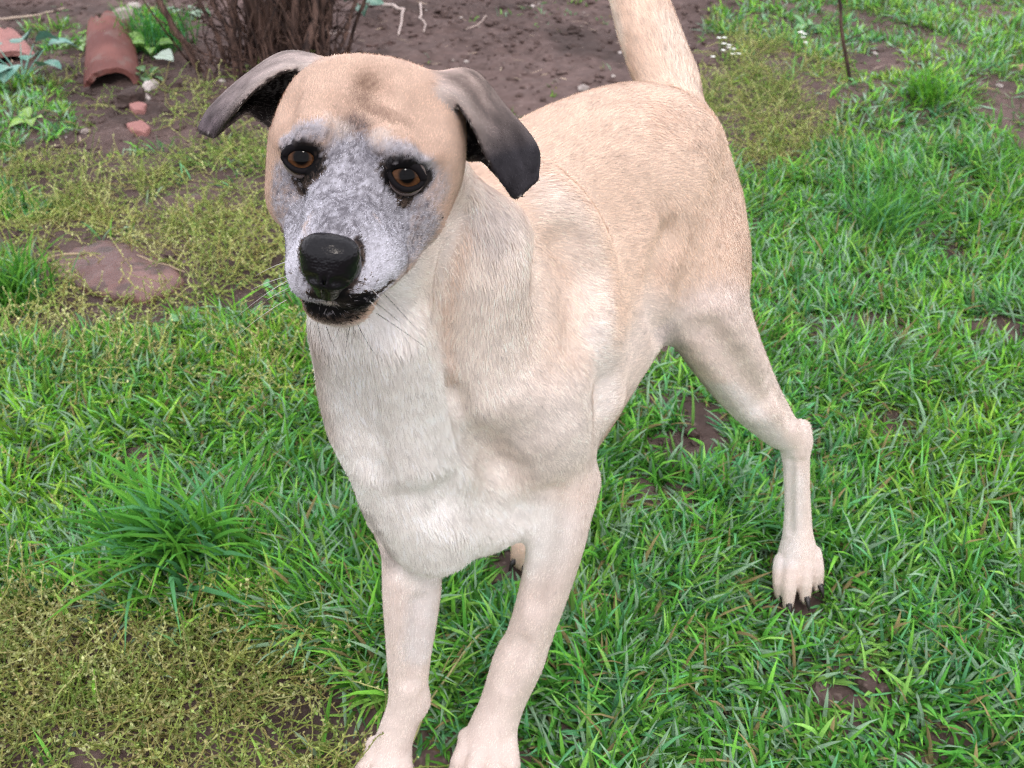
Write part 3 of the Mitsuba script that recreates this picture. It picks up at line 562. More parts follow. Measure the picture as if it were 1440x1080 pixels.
# dead stubs and thin suckers crowding the foot
for j in range(200):
    a = np.array([SX + r.normal(0.0, 0.095), SY + r.normal(0, 0.07), 0.0]); a[2] = ground_z(a[0], a[1])
    b = a + np.array([r.normal(-0.02, 0.09), r.normal(-0.02, 0.07), r.uniform(0.05, 0.30)]); tw.append(tube(wander(a, b, 8, 0.05, 400 + j), np.linspace(0.0032, 0.0014, 8) * r.uniform(0.6, 1.3), 5, False))
put('twigs', join(tw), 'bark_mat', parent='shrub'); labels['shrub__twigs'] = {'kind': 'stuff'}
put('foliage', join(lf), 'leaf_mat', color=np.vstack(lc), parent='shrub'); labels['shrub__foliage'] = {'kind': 'stuff'}
# sapling stem
a = np.array([*SAPLING, ground_z(*SAPLING) - 0.01]); b = a + np.array([-0.13, 0.04, 0.60])
tag('sapling', 'thin dark bare sapling stem standing in the grass behind the dog', 'sapling')
p = wander(a, b, 22, 0.09, 91); put('stem', tube(p, np.linspace(0.0055, 0.0028, 22), 8), 'bark_mat', parent='sapling')
for j, (i0, dx, dz) in enumerate(((4, 0.09, 0.06), (8, -0.08, 0.1), (12, 0.08, 0.12), (15, -0.1, 0.1), (18, 0.07, 0.1))):
    put('twig', tube(wander(p[i0], p[i0] + np.array([dx, r.normal(0, 0.04), dz]), 8, 0.02, 92 + j), np.linspace(0.0026, 0.001, 8), 5), 'bark_mat', parent='sapling')
# twigs and stalks on the ground
def stick(name, pts, rad, col, label, cat='twig', sides=7, lift=0.006):
    q = np.asarray(pts, float); P_ = spline(q, 6); P_ = np.c_[P_[:, :2], height(P_[:, :2]) + (P_[:, 2] if q.shape[1] > 2 else 0) + lift]
    n_ = len(P_); v, f = tube(P_, np.linspace(rad, rad * 0.5, n_) * (1 + 0.3 * (meshkit.noise(np.c_[np.arange(n_) * 0.8, np.zeros(n_), np.full(n_, rad * 999)], 3) - 0.5)), sides)
    k = put(name, (v, f), 'stick_mat', color=np.tile(col, (len(v), 1)) * (0.7 + 0.6 * meshkit.noise(v * 120, 2))[:, None]); tag(k, label, cat); return k
k = stick('twig', TWIG1, 0.008, (0.56, 0.48, 0.44), 'thick pale forked twig lying on the soil right of the shrub')
q = np.asarray(TWIG1B); P_ = np.c_[spline(q, 5), ]; P_ = np.c_[P_[:, :2], height(P_[:, :2]) + 0.004]
v, f = tube(P_, np.linspace(0.005, 0.003, len(P_)), 6); put('branch', (v, f), 'stick_mat', color=np.tile([0.5, 0.42, 0.38], (len(v), 1)), parent=k)
stick('twig', TWIG2, 0.0042, (0.50, 0.42, 0.38), 'crooked pale twig lying on bare soil, second from the shrub')
stick('twig', TWIG3, 0.0028, (0.42, 0.34, 0.30), 'thin straight twig alone on the open soil between head and tail')
stick('twig', TWIG4, 0.006, (0.38, 0.31, 0.28), 'short stout twig on the soil just above the dog forehead')
stick('twig', TWIG5, 0.005, (0.42, 0.34, 0.27), 'long pale stalk at the top left corner')
stick('twig', TWIG6, 0.004, (0.12, 0.07, 0.06), 'dark brown stick lying above the dog forehead')
stick('dry_stalk', STALK1, 0.0021, (0.50, 0.40, 0.26), 'long straw coloured stalk arching across the flat stone', 'stalk', 6, 0.016)
stick('dry_stalk', STALK2, 0.0016, (0.42, 0.35, 0.20), 'thin dry stalk running along the lower part of the flat stone', 'stalk', 6, 0.014)
stick('dry_stalk', STALK3, 0.0016, (0.36, 0.34, 0.16), 'thin yellowish runner lying in the grass between the front legs', 'stalk', 6, 0.03)
stick('dry_stalk', STALK4, 0.0014, (0.30, 0.25, 0.14), 'dry stalk hanging off the right end of the flat stone', 'stalk', 6, 0.014)
# big tussock
def tussock(at, N, Lr, seed, label, tint=(1, 1, 1), spread=0.02, bias=None, wr=(0.003, 0.0046)):
    r = np.random.default_rng(seed); b = np.asarray(at)[None] + r.normal(0, spread, (N, 2)); b = np.c_[b, height(b)]
    az = r.uniform(0, 2 * np.pi, N) if bias is None else r.normal(bias, 1.1, N)
    p0 = np.abs(r.normal(0.35, 0.25, N)); p1 = p0 + np.abs(r.normal(1.0, 0.35, N)); g = GREEN[r.integers(0, 4, N)] * r.uniform(0.75, 1.25, (N, 1)) * np.array(tint)
    v, f, n, c = blades(b, az, p0, p1, r.uniform(*Lr, N), r.uniform(*wr, N), g * 0.75, g * 1.08, 4, r.normal(0, 0.7, N))
    k = put('grass_tuft', (v, f), 'blade_mat', color=c, normals=n); tag(k, label, 'grass tuft')
tussock(TUFT1, 190, (0.11, 0.20), 71, 'big dark green tussock with long drooping blades left of the front legs', (1.15, 1.2, 1.25), 0.035, -2.2, (0.0048, 0.0078))
tussock(TUFT2, 170, (0.07, 0.13), 72, 'green tussock at the left edge beside the flat stone', (1, 1, 1), 0.03)
tussock(TUFT3, 220, (0.10, 0.17), 73, 'dense soft green tuft right behind the half-round tile', (0.8, 0.95, 1.1), 0.05)
tussock(TUFT4, 140, (0.09, 0.16), 74, 'long bladed tussock right of the raised tail, level with the rump', (1.0, 1.0, 1.2), 0.03, 0.4)
tussock(TUFT5, 150, (0.06, 0.11), 75, 'short bright yellow-green tuft below the dark sapling stem', (1.35, 1.25, 0.9), 0.03)

# ================================================================== the dog
CHAINS = [
    ([(-.0709,.7571,.311,.0565),(-.0275,.8002,.2943,.0645),(.0177,.863,.3338,.0749),(.0618,.924,.3706,.0756),(.1216,1.0089,.407,.0684)], 0.06, 4, 1),
    ([(-.0194,.891,.5362,.0517),(.0275,.9607,.5323,.0645),(.0785,1.0083,.5314,.072),(.1344,1.0613,.5206,.0769),(.1686,1.0975,.5026,.065)], 0.06, 4, 1),
    ([(-.04,.8514,.424,.0767),(.0428,.9469,.4404,.0842),(.1205,1.0337,.4618,.0799)], 0.06, 4, 1),
    ([(-.0961,.7641,.4197,.0508),(-.0779,.7298,.36,.0474),(-.0688,.7127,.2988,.0242)], 0.04, 4, 1),
    ([(-.0868,.8403,.5328,.0422),(-.1168,.7287,.4478,.0307),(-.1039,.7345,.34,.0266),(-.0922,.7507,.2836,.0279)], 0.03, 4, 1),
    ([(.0097,.8801,.5202,.0491),(.0178,.7917,.416,.0522),(.0458,.7921,.3182,.0296)], 0.035, 4, 1),
    ([(-.0448,.8352,.4715,.0755),(-.0745,.7803,.5689,.0631),(-.0922,.7507,.6501,.0463)], 0.04, 4, 1),
    ([(-.099,.7394,.4368,.0504),(-.1096,.7129,.5226,.0487),(-.1001,.7021,.5781,.0369)], 0.04, 4, 1),
    ([(.0472,.7824,.3002,.0297),(.0442,.7677,.2641,.0286),(.0333,.7536,.2075,.0246),(.0171,.7427,.1447,.0227),(.0065,.7349,.1172,.0254),(-.0102,.7208,.0694,.0225),(-.0233,.7018,.0376,.0255),(-.0305,.6862,.0217,.0247)], 0.015, 4, 1),
    ([(.0707,.7924,.3007,.0068),(.0666,.7848,.2894,.0061)], 0.025, 1, 1),
    ([(-.0929,.7526,.2864,.0285),(-.0959,.7353,.2161,.0279),(-.1015,.7217,.1423,.0217),(-.1056,.7096,.0885,.0185),(-.1181,.6961,.0506,.0187),(-.1277,.6792,.022,.0224),(-.1322,.6666,.0106,.0201)], 0.015, 4, 1),
    ([(-.0943,.7117,.0881,.0071),(-.0929,.7097,.0851,.0064)], 0.02, 1, 1),
    ([(.195,1.0747,.4509,.0593),(.2022,1.0195,.4228,.0524),(.2066,.9833,.378,.0462),(.2619,.999,.2762,.0345),(.3104,1.0133,.208,.0238),(.3371,1.0182,.1759,.0175),(.3462,1.0012,.1185,.0151),(.3511,.9835,.0654,.0179),(.3516,.9679,.0387,.0245),(.3474,.9522,.0262,.0209)], 0.03, 4, 1),
    ([(.3487,1.0313,.1917,.0068),(.3515,1.0263,.1772,.006)], 0.022, 1, 1),
    ([(.1529,1.139,.4211,.0661),(.092,1.0262,.3254,.044),(.0683,1.0421,.2059,.0273),(.0625,1.061,.1266,.0214),(.0408,1.0388,.058,.0199),(.0254,1.0149,.019,.0236),(.0199,1.0043,.0105,.0217)], 0.03, 4, 1),
    ([(.1802,1.1157,.5207,.0342),(.1761,1.1707,.5575,.0341),(.1663,1.2034,.5792,.0345),(.1553,1.2388,.6049,.0342),(.1454,1.2622,.6306,.0319),(.1301,1.2843,.6724,.0285),(.1168,1.2946,.7233,.0208),(.1108,1.2884,.7678,.0094)], 0.025, 4, 1),
    ([(.3292,.9659,.0393,.007),(.3267,.9517,.0362,.0091),(.3257,.9401,.0262,.0091),(.3267,.9343,.0104,.0065)], 0.0025, 2, 1),
    ([(.3389,.9571,.0441,.0069),(.3363,.943,.0411,.009),(.3339,.9288,.0272,.009),(.3337,.9204,.0076,.0065)], 0.0025, 2, 1),
    ([(.3576,.96,.0449,.0069),(.3549,.9459,.0419,.009),(.354,.9341,.0297,.009),(.3551,.9273,.0126,.0065)], 0.0025, 2, 1),
    ([(.3735,.9723,.0452,.007),(.3706,.9581,.042,.0091),(.3709,.9488,.0319,.0091),(.3729,.944,.0176,.0065)], 0.0025, 2, 1),
    ([(-.0466,.704,.0392,.0087),(-.0463,.6932,.0374,.0098),(-.0517,.6803,.0308,.0104),(-.0578,.6756,.0131,.0079)], 0.004, 2, 1),
    ([(-.0347,.6936,.0415,.0087),(-.0344,.6828,.0399,.0097),(-.0382,.6631,.0339,.0103),(-.0427,.6553,.0116,.0078)], 0.004, 2, 1),
    ([(-.0173,.6908,.0428,.0086),(-.0172,.6801,.0413,.0096),(-.0184,.661,.0345,.0102),(-.0199,.6533,.0122,.0078)], 0.004, 2, 1),
    ([(-.0036,.7008,.0433,.0087),(-.0036,.69,.0416,.0097),(-.0018,.6737,.0353,.0103),(0,.6674,.0153,.0079)], 0.004, 2, 1),
    ([(-.1405,.6955,.039,.008),(-.1394,.6847,.0374,.009),(-.1469,.6721,.0329,.0096),(-.1564,.6682,.0165,.0079)], 0.004, 2, 1),
    ([(-.1308,.6855,.0386,.0079),(-.1298,.6749,.037,.0089),(-.1352,.6562,.0344,.0095),(-.143,.65,.0145,.0078)], 0.004, 2, 1),
    ([(-.1179,.6843,.0368,.0079),(-.117,.6737,.0353,.0089),(-.1183,.655,.0327,.0095),(-.1218,.6488,.0128,.0078)], 0.004, 2, 1),
    ([(-.1115,.6935,.036,.008),(-.1107,.6827,.0344,.009),(-.1084,.6697,.0294,.0096),(-.1076,.6654,.0123,.0079)], 0.004, 2, 1),
    ([(.0091,1.0145,.0255,.0072),(.009,1.0034,.0235,.009),(.0063,.9937,.0107,.0063)], 0.006, 2, 1),
    ([(.0198,1.0082,.0252,.0072),(.0197,.9972,.0232,.009),(.0179,.986,.0083,.0063)], 0.006, 2, 1),
    ([(.0307,1.0082,.0252,.0072),(.0305,.9972,.0232,.009),(.0305,.9884,.0084,.0063)], 0.006, 2, 1),
    ([(-.0958,.7163,.679,.049),(-.099,.6636,.6849,.04)], 0.03, 1, 1),
    ([(-.1173,.7083,.6885,.042),(-.1205,.6702,.6867,.039)], 0.02, 1, 1),
    ([(-.0739,.705,.6824,.042),(-.077,.6669,.6806,.039)], 0.02, 1, 1),
    ([(-.1381,.6954,.6668,.023),(-.1411,.6578,.6548,.022)], 0.022, 1, 1),
    ([(-.062,.6896,.6562,.023),(-.068,.6523,.6446,.022)], 0.022, 1, 1),
    ([(-.1357,.6502,.7049,.011),(-.1162,.6447,.7024,.011)], 0.014, 1, 1),
    ([(-.0606,.6445,.6945,.011),(-.0806,.642,.6974,.011)], 0.014, 1, 1),
    ([(-.0995,.6373,.6624,.032),(-.1037,.5921,.657,.025),(-.1065,.5659,.6516,.0175)], 0.022, 1, 1),
    ([(-.1225,.6339,.6447,.026),(-.1204,.5897,.6474,.0205),(-.1192,.5714,.644,.0165)], 0.01, 1, 1),
    ([(-.083,.6309,.6391,.026),(-.0908,.5875,.6433,.0205),(-.0955,.5696,.6407,.0165)], 0.01, 1, 1),
    ([(-.1038,.6554,.6218,.03),(-.1086,.5954,.6202,.02)], 0.007, 1, 1),
    ([(-.1126,.5957,.6207,.018),(-.1155,.5819,.6218,.0155)], 0.007, 1, 1),
    ([(-.1047,.5951,.6196,.018),(-.1036,.581,.6201,.0155)], 0.007, 1, 1),
    ([(-.1037,.6962,.6335,.042),(-.1079,.6851,.6093,.034)], 0.03, 1, 1),
    ([(-.1309,.6281,.6963,.0092),(-.1302,.6198,.6999,.0092)], 0.006, 1, -1),
    ([(-.1203,.6316,.6949,.0018),(-.1207,.6318,.6963,.0024),(-.1217,.6316,.698,.0024),(-.1233,.6313,.6998,.0024),(-.1255,.631,.7013,.0024),(-.1281,.6308,.7024,.0024),(-.1309,.6306,.7029,.0024),(-.1337,.6304,.7026,.0024),(-.1363,.6302,.7016,.0024),(-.1386,.6302,.7002,.0024),(-.1403,.6303,.6985,.0024),(-.1415,.6304,.6969,.0024),(-.1418,.6301,.6954,.0024),(-.1415,.6292,.6939,.0018),(-.1403,.628,.6925,.0018),(-.1386,.6268,.6911,.0018),(-.1363,.6259,.6898,.0018),(-.1337,.6254,.6888,.0018),(-.1309,.6254,.6883,.0018),(-.1281,.6258,.6886,.0018),(-.1255,.6266,.6895,.0018),(-.1233,.6278,.6907,.0018),(-.1217,.6293,.692,.0018),(-.1206,.6306,.6934,.0018),(-.1203,.6316,.6949,.0018)], 0.005, 1, 1),
    ([(-.0655,.6238,.6859,.0092),(-.0636,.6156,.6891,.0092)], 0.006, 1, -1),
    ([(-.0561,.6273,.6808,.0018),(-.0559,.6276,.6823,.0024),(-.0563,.6274,.6842,.0024),(-.0573,.6271,.6865,.0024),(-.0588,.6269,.6887,.0024),(-.0608,.6267,.6906,.0024),(-.0633,.6265,.6919,.0024),(-.066,.6263,.6926,.0024),(-.0688,.6261,.6926,.0024),(-.0714,.6261,.6921,.0024),(-.0737,.6261,.6911,.0024),(-.0753,.6262,.6899,.0024),(-.0761,.6258,.6887,.0024),(-.0763,.6249,.6872,.0018),(-.0757,.6236,.6855,.0018),(-.0745,.6224,.6836,.0018),(-.0728,.6215,.6816,.0018),(-.0707,.621,.6798,.0018),(-.0682,.621,.6784,.0018),(-.0655,.6214,.6777,.0018),(-.0628,.6222,.6776,.0018),(-.0603,.6234,.678,.0018),(-.0583,.6249,.6787,.0018),(-.0569,.6263,.6796,.0018),(-.0561,.6273,.6808,.0018)], 0.005, 1, 1),
    ([(.2868,.9816,.2973,.004),(.2922,.985,.2868,.004),(.2977,.9878,.2762,.004),(.303,.9903,.2658,.004),(.3079,.9922,.2564,.004),(.3122,.994,.2482,.004),(.3157,.9954,.2419,.004),(.3186,.9966,.2368,.004),(.3211,.9979,.2324,.004),(.3235,.999,.2283,.004),(.3261,1.0001,.2237,.004)], 0.014, 1, -1),
    ([(.3317,1.0003,.163,.004),(.3324,.9987,.1534,.004),(.3329,.9966,.144,.004),(.3334,.9944,.1348,.004),(.3339,.9921,.1257,.004),(.3345,.9897,.1169,.004),(.3351,.9873,.1085,.004),(.3356,.9847,.1006,.004),(.3362,.9819,.093,.004),(.3366,.9788,.0856,.004),(.337,.9755,.0784,.004)], 0.008, 1, -1),
    ([(.3465,.9989,.1641,.003),(.3477,.9966,.1551,.003),(.3489,.9941,.1461,.003),(.3501,.9915,.1371,.003),(.3511,.9888,.1284,.003),(.352,.986,.12,.003),(.3527,.9833,.112,.003),(.3533,.9805,.1043,.003),(.3538,.9776,.0967,.003),(.3541,.9746,.0894,.003),(.3545,.9713,.0821,.003)], 0.007, 1, -1),
    ([(.0104,.7224,.1568,.004),(.0086,.7215,.1517,.004),(.0067,.7203,.147,.004),(.0049,.7184,.143,.004),(.0031,.7164,.1392,.004),(.0014,.7146,.1351,.004),(-.0001,.713,.1308,.004),(-.0016,.7114,.1264,.004),(-.0029,.7102,.1215,.004),(-.0042,.709,.1167,.004),(-.0056,.7079,.1117,.004)], 0.012, 1, -1),
    ([(.0358,.7518,.3172,.006),(.0352,.7502,.3048,.006),(.0346,.7474,.2931,.006),(.034,.7439,.282,.006),(.0331,.7406,.271,.006),(.0319,.7379,.2597,.006),(.0303,.7358,.2485,.006),(.0284,.7339,.2374,.006),(.0262,.7322,.2263,.006),(.024,.7305,.2152,.006),(.0218,.7287,.2039,.006)], 0.02, 1, -1),
    ([(-.0874,.7086,.2245,.005),(-.0885,.7069,.2148,.005),(-.0897,.7055,.2047,.005),(-.091,.7043,.1943,.005),(-.0922,.7033,.1839,.005),(-.0935,.7024,.1738,.005),(-.0947,.7015,.1643,.005),(-.096,.7006,.1553,.005),(-.0972,.6996,.1466,.005),(-.0983,.6984,.1382,.005),(-.0995,.6972,.1296,.005)], 0.014, 1, -1),
    ([(.2041,.9351,.3808,.008),(.2111,.9358,.3718,.008),(.2184,.9374,.3622,.008),(.2258,.9392,.3523,.008),(.2336,.9428,.3412,.008),(.2414,.9464,.3298,.008),(.2491,.9505,.318,.008),(.2568,.9549,.3059,.008),(.2644,.9593,.2936,.008),(.2722,.9637,.2811,.008),(.2801,.9681,.2685,.008)], 0.025, 1, -1),
    ([(-.0343,.7325,.5993,.007),(-.0363,.7289,.5925,.007),(-.0385,.7258,.5852,.007),(-.0406,.7233,.5777,.007),(-.0427,.7214,.5701,.007),(-.0445,.72,.5625,.007),(-.0461,.7195,.5549,.007),(-.0475,.7194,.5474,.007),(-.0488,.7194,.5401,.007),(-.0498,.7195,.5326,.007),(-.0506,.7196,.525,.007),(-.0511,.7198,.5169,.007),(-.0513,.7197,.5088,.007),(-.0513,.7193,.5009,.007),(-.0511,.7188,.4932,.007),(-.0507,.7185,.486,.007),(-.0502,.7185,.4792,.007),(-.0494,.719,.4726,.007),(-.0485,.7196,.4662,.007),(-.0476,.7203,.4598,.007),(-.0467,.7207,.4534,.007)], 0.03, 1, -1),
    ([(-.0475,.7327,.4451,.004),(-.0447,.7298,.4382,.004),(-.0419,.7269,.4312,.004),(-.0393,.726,.4227,.004),(-.0366,.7284,.4121,.004),(-.0335,.732,.4011,.004),(-.0299,.7356,.3908,.004),(-.0259,.7383,.3816,.004),(-.0215,.7412,.3726,.004),(-.0171,.7443,.3634,.004),(-.0127,.7468,.3544,.004)], 0.035, 1, -1),
    ([(-.1152,.6629,.5282,.004),(-.1151,.6636,.5202,.004),(-.1152,.6649,.5118,.004),(-.1154,.667,.5027,.004),(-.1155,.6692,.4934,.004),(-.1156,.672,.4836,.004),(-.1154,.6742,.474,.004),(-.115,.6758,.4647,.004),(-.1146,.6775,.4553,.004),(-.114,.6788,.4459,.004),(-.1134,.6797,.4368,.004)], 0.02, 1, -1),
    ([(.156,.9438,.4891,.006),(.153,.9392,.485,.006),(.1498,.9345,.481,.006),(.1467,.9297,.4771,.006),(.1439,.9253,.4729,.006),(.1419,.9213,.4682,.006),(.1406,.9178,.4628,.006),(.1398,.9147,.457,.006),(.1394,.9119,.4509,.006),(.1395,.9096,.4445,.006),(.1399,.9075,.4381,.006),(.1408,.9062,.4314,.006),(.1424,.9059,.4242,.006),(.1444,.9067,.4164,.006),(.1466,.9084,.4079,.006),(.149,.9115,.3985,.006)], 0.026, 1, -1),
    ([(-.0928,.6835,.7307,.007),(-.0926,.6746,.7297,.007),(-.0925,.666,.7288,.007),(-.0923,.6576,.7279,.007),(-.0924,.651,.7264,.007),(-.0926,.6459,.7245,.007),(-.0929,.6416,.7223,.007),(-.0933,.6378,.7199,.007),(-.0938,.6346,.7173,.007),(-.0943,.6318,.7148,.007),(-.0947,.6294,.7124,.007),(-.0951,.6273,.7101,.007),(-.0955,.6255,.7081,.007),(-.0959,.6239,.7061,.007),(-.0963,.6223,.7041,.007),(-.0967,.6207,.7021,.007)], 0.02, 1, -1),
    ([(-.1416,.6354,.705,.006),(-.1392,.6345,.7068,.006),(-.1369,.6341,.7084,.006),(-.1347,.6338,.7099,.006),(-.1323,.6336,.7112,.006),(-.1298,.6333,.7123,.006),(-.1271,.6328,.713,.006),(-.1242,.6322,.7134,.006),(-.1212,.6316,.7137,.006),(-.1182,.6312,.7139,.006),(-.1153,.6312,.7139,.006)], 0.014, 1, 1),
    ([(-.0816,.6284,.705,.006),(-.0783,.6273,.705,.006),(-.0752,.6271,.7047,.006),(-.0721,.6273,.7043,.006),(-.069,.6278,.7035,.006),(-.0659,.6283,.7023,.006),(-.0629,.6286,.7006,.006),(-.0599,.629,.6984,.006),(-.0568,.6295,.696,.006),(-.0539,.6308,.6932,.006),(-.0509,.633,.6901,.006)], 0.014, 1, 1),
    ([(-.0884,.6603,.719,.0028),(-.0862,.6565,.7188,.0028),(-.0841,.6528,.7185,.0028),(-.0821,.6496,.7181,.0028),(-.0799,.6468,.7177,.0028),(-.0775,.6446,.7172,.0028),(-.0748,.6432,.7168,.0028),(-.0719,.6426,.7162,.0028),(-.0689,.6427,.7155,.0028),(-.066,.6434,.7147,.0028),(-.0631,.6442,.7137,.0028)], 0.01, 1, -1),
    ([(-.1118,.651,.725,.0028),(-.1107,.6489,.7237,.0028),(-.1095,.647,.7225,.0028),(-.1084,.6451,.7212,.0028),(-.1074,.6431,.7199,.0028),(-.1066,.6409,.7185,.0028),(-.106,.6383,.7172,.0028),(-.1055,.6356,.7159,.0028),(-.1053,.6334,.7143,.0028),(-.1052,.6319,.7124,.0028),(-.1052,.6312,.7103,.0028)], 0.01, 1, -1),
    ([(-.093,.6871,.722,.0022),(-.0905,.6856,.7216,.0022),(-.0879,.6829,.7217,.0022),(-.0852,.6791,.7222,.0022),(-.0824,.6747,.7227,.0022),(-.0796,.6699,.7231,.0022),(-.0769,.6653,.7231,.0022),(-.0743,.6612,.7227,.0022),(-.0718,.6579,.7219,.0022),(-.0694,.6554,.7208,.0022),(-.0671,.6539,.7194,.0022)], 0.01, 1, -1),
    ([(-.0546,.6651,.7155,.006),(-.0531,.659,.7129,.006),(-.0516,.6532,.7104,.006),(-.0502,.6475,.7079,.006),(-.0489,.6425,.7051,.006),(-.048,.6374,.7024,.006),(-.0474,.6313,.7001,.006),(-.0472,.6267,.6973,.006),(-.0473,.6245,.6936,.006),(-.0477,.6241,.6891,.006),(-.0484,.6298,.6819,.006)], 0.02, 1, -1),
    ([(-.1459,.6677,.7169,.004),(-.1454,.6601,.7172,.004),(-.145,.6533,.7172,.004),(-.1453,.6492,.7163,.004),(-.1456,.6459,.7152,.004),(-.1458,.6426,.7143,.004),(-.1457,.639,.7136,.004),(-.1455,.6354,.7131,.004),(-.1454,.6329,.7123,.004),(-.1455,.6311,.7112,.004),(-.1457,.6297,.71,.004)], 0.02, 1, -1),
    ([(-.1034,.6105,.6892,.005),(-.1019,.6101,.689,.005),(-.1003,.6096,.6888,.005),(-.0987,.6093,.6886,.005),(-.0971,.609,.6883,.005),(-.0955,.6088,.6881,.005),(-.0938,.6087,.6879,.005),(-.0921,.6088,.6876,.005),(-.0904,.609,.6874,.005),(-.0887,.6093,.6871,.005),(-.087,.6097,.6868,.005)], 0.022, 1, -1),
    ([(-.0741,.6103,.6714,.005),(-.072,.6112,.669,.005),(-.0698,.6127,.6663,.005),(-.0676,.6143,.6635,.005),(-.0656,.6157,.6607,.005),(-.0639,.6166,.6578,.005),(-.0624,.6169,.6547,.005),(-.0613,.6169,.6515,.005),(-.0603,.6169,.6481,.005),(-.0595,.6175,.6443,.005),(-.0586,.6195,.6399,.005)], 0.022, 1, -1),
    ([(-.1387,.6265,.6713,.004),(-.1395,.6259,.669,.004),(-.1403,.625,.6668,.004),(-.1411,.6239,.6647,.004),(-.1416,.6224,.6627,.004),(-.1419,.6201,.661,.004),(-.1416,.6164,.6599,.004),(-.1409,.6111,.6595,.004),(-.1398,.6048,.6596,.004),(-.1386,.5983,.6598,.004),(-.1376,.592,.6599,.004)], 0.02, 1, -1),
    ([(-.0921,.5532,.6375,.0016),(-.0899,.5539,.638,.0016),(-.0877,.555,.6383,.0016),(-.0856,.5564,.6384,.0016),(-.0837,.5583,.6383,.0016),(-.0818,.5607,.6381,.0016),(-.0802,.5639,.6377,.0016),(-.0787,.5672,.6374,.0016),(-.0771,.5705,.6373,.0016),(-.0756,.5737,.6371,.0016),(-.0741,.5771,.6369,.0016)], 0.004, 1, -1),
    ([(.026,.8641,.5689,.014),(.0317,.8623,.5643,.014),(.0376,.8616,.5594,.014),(.0434,.8619,.5539,.014),(.0491,.8628,.5477,.014),(.0542,.8642,.5405,.014),(.0588,.8658,.5322,.014),(.0631,.8681,.523,.014),(.067,.8709,.5129,.014),(.0706,.8726,.503,.014),(.0737,.8726,.4936,.014),(.0763,.8711,.4848,.014),(.0783,.8685,.4762,.014),(.08,.8658,.4673,.014),(.0817,.8634,.4582,.014),(.0835,.8614,.4489,.014)], 0.045, 1, 1),
    ([(.0716,.8253,.4589,.01),(.0739,.8262,.4501,.01),(.0766,.8286,.4401,.01),(.0794,.8332,.4288,.01),(.0821,.8385,.4169,.01),(.0841,.841,.4069,.01),(.0852,.8408,.3988,.01),(.0858,.8392,.3918,.01),(.086,.8372,.3851,.01),(.0862,.8354,.3783,.01),(.0866,.8338,.3713,.01)], 0.045, 1, 1),
    ([(.0466,.8276,.5323,.006),(.0488,.8258,.525,.006),(.0512,.8238,.5178,.006),(.0534,.8217,.5106,.006),(.0554,.8184,.5039,.006),(.0569,.8136,.4981,.006),(.0577,.8077,.493,.006),(.0582,.802,.4877,.006),(.0584,.7967,.4823,.006),(.0586,.7918,.4766,.006),(.0589,.7875,.4707,.006)], 0.035, 1, -1),
    ([(-.008,.7815,.5683,.02),(-.0094,.771,.562,.02),(-.0109,.7643,.5538,.02),(-.0124,.7601,.5443,.02),(-.0138,.7579,.5339,.02),(-.015,.7572,.5229,.02),(-.016,.7573,.5113,.02),(-.0169,.7577,.4993,.02),(-.0176,.7578,.4878,.02),(-.018,.7576,.4772,.02),(-.0179,.7572,.4681,.02),(-.0174,.7568,.4609,.02),(-.0163,.7563,.4552,.02),(-.0149,.7558,.4504,.02),(-.0135,.7552,.446,.02),(-.0121,.7543,.4413,.02)], 0.045, 1, 1),
    ([(-.0823,.6783,.5309,.016),(-.0812,.6802,.5196,.016),(-.0801,.6826,.5079,.016),(-.079,.6853,.4957,.016),(-.0781,.6882,.4831,.016),(-.0773,.6907,.4706,.016),(-.0769,.6925,.4583,.016),(-.0766,.6938,.4462,.016),(-.0765,.6945,.4343,.016),(-.0763,.6946,.4227,.016),(-.076,.6946,.4109,.016)], 0.03, 1, 1),
    ([(-.1306,.6671,.5379,.005),(-.1298,.6678,.5276,.005),(-.129,.6685,.5173,.005),(-.1285,.6712,.5055,.005),(-.1281,.6744,.4929,.005),(-.1277,.6781,.4793,.005),(-.1268,.6805,.4659,.005),(-.1258,.6827,.452,.005),(-.1246,.6841,.4381,.005),(-.1229,.683,.4258,.005),(-.1214,.6836,.4122,.005)], 0.03, 1, -1),
    ([(-.0503,.6881,.3646,.01),(-.0453,.6909,.3609,.01),(-.0403,.6944,.3568,.01),(-.0353,.6987,.3519,.01),(-.0301,.7042,.3459,.01),(-.0249,.7118,.3379,.01),(-.0193,.7203,.3288,.01),(-.0134,.7274,.3207,.01),(-.0073,.7328,.314,.01),(-.0011,.7371,.3081,.01),(.0052,.7413,.3023,.01)], 0.03, 1, -1),
    ([(-.1283,.718,.311,.005),(-.1263,.7168,.3069,.005),(-.1246,.7172,.3015,.005),(-.1233,.72,.2937,.005),(-.1223,.7254,.2836,.005),(-.1205,.7258,.2781,.005),(-.1185,.7244,.2743,.005),(-.1163,.7229,.2708,.005),(-.1142,.7214,.2673,.005),(-.1121,.72,.2637,.005),(-.1099,.7186,.2601,.005)], 0.015, 1, -1),
]
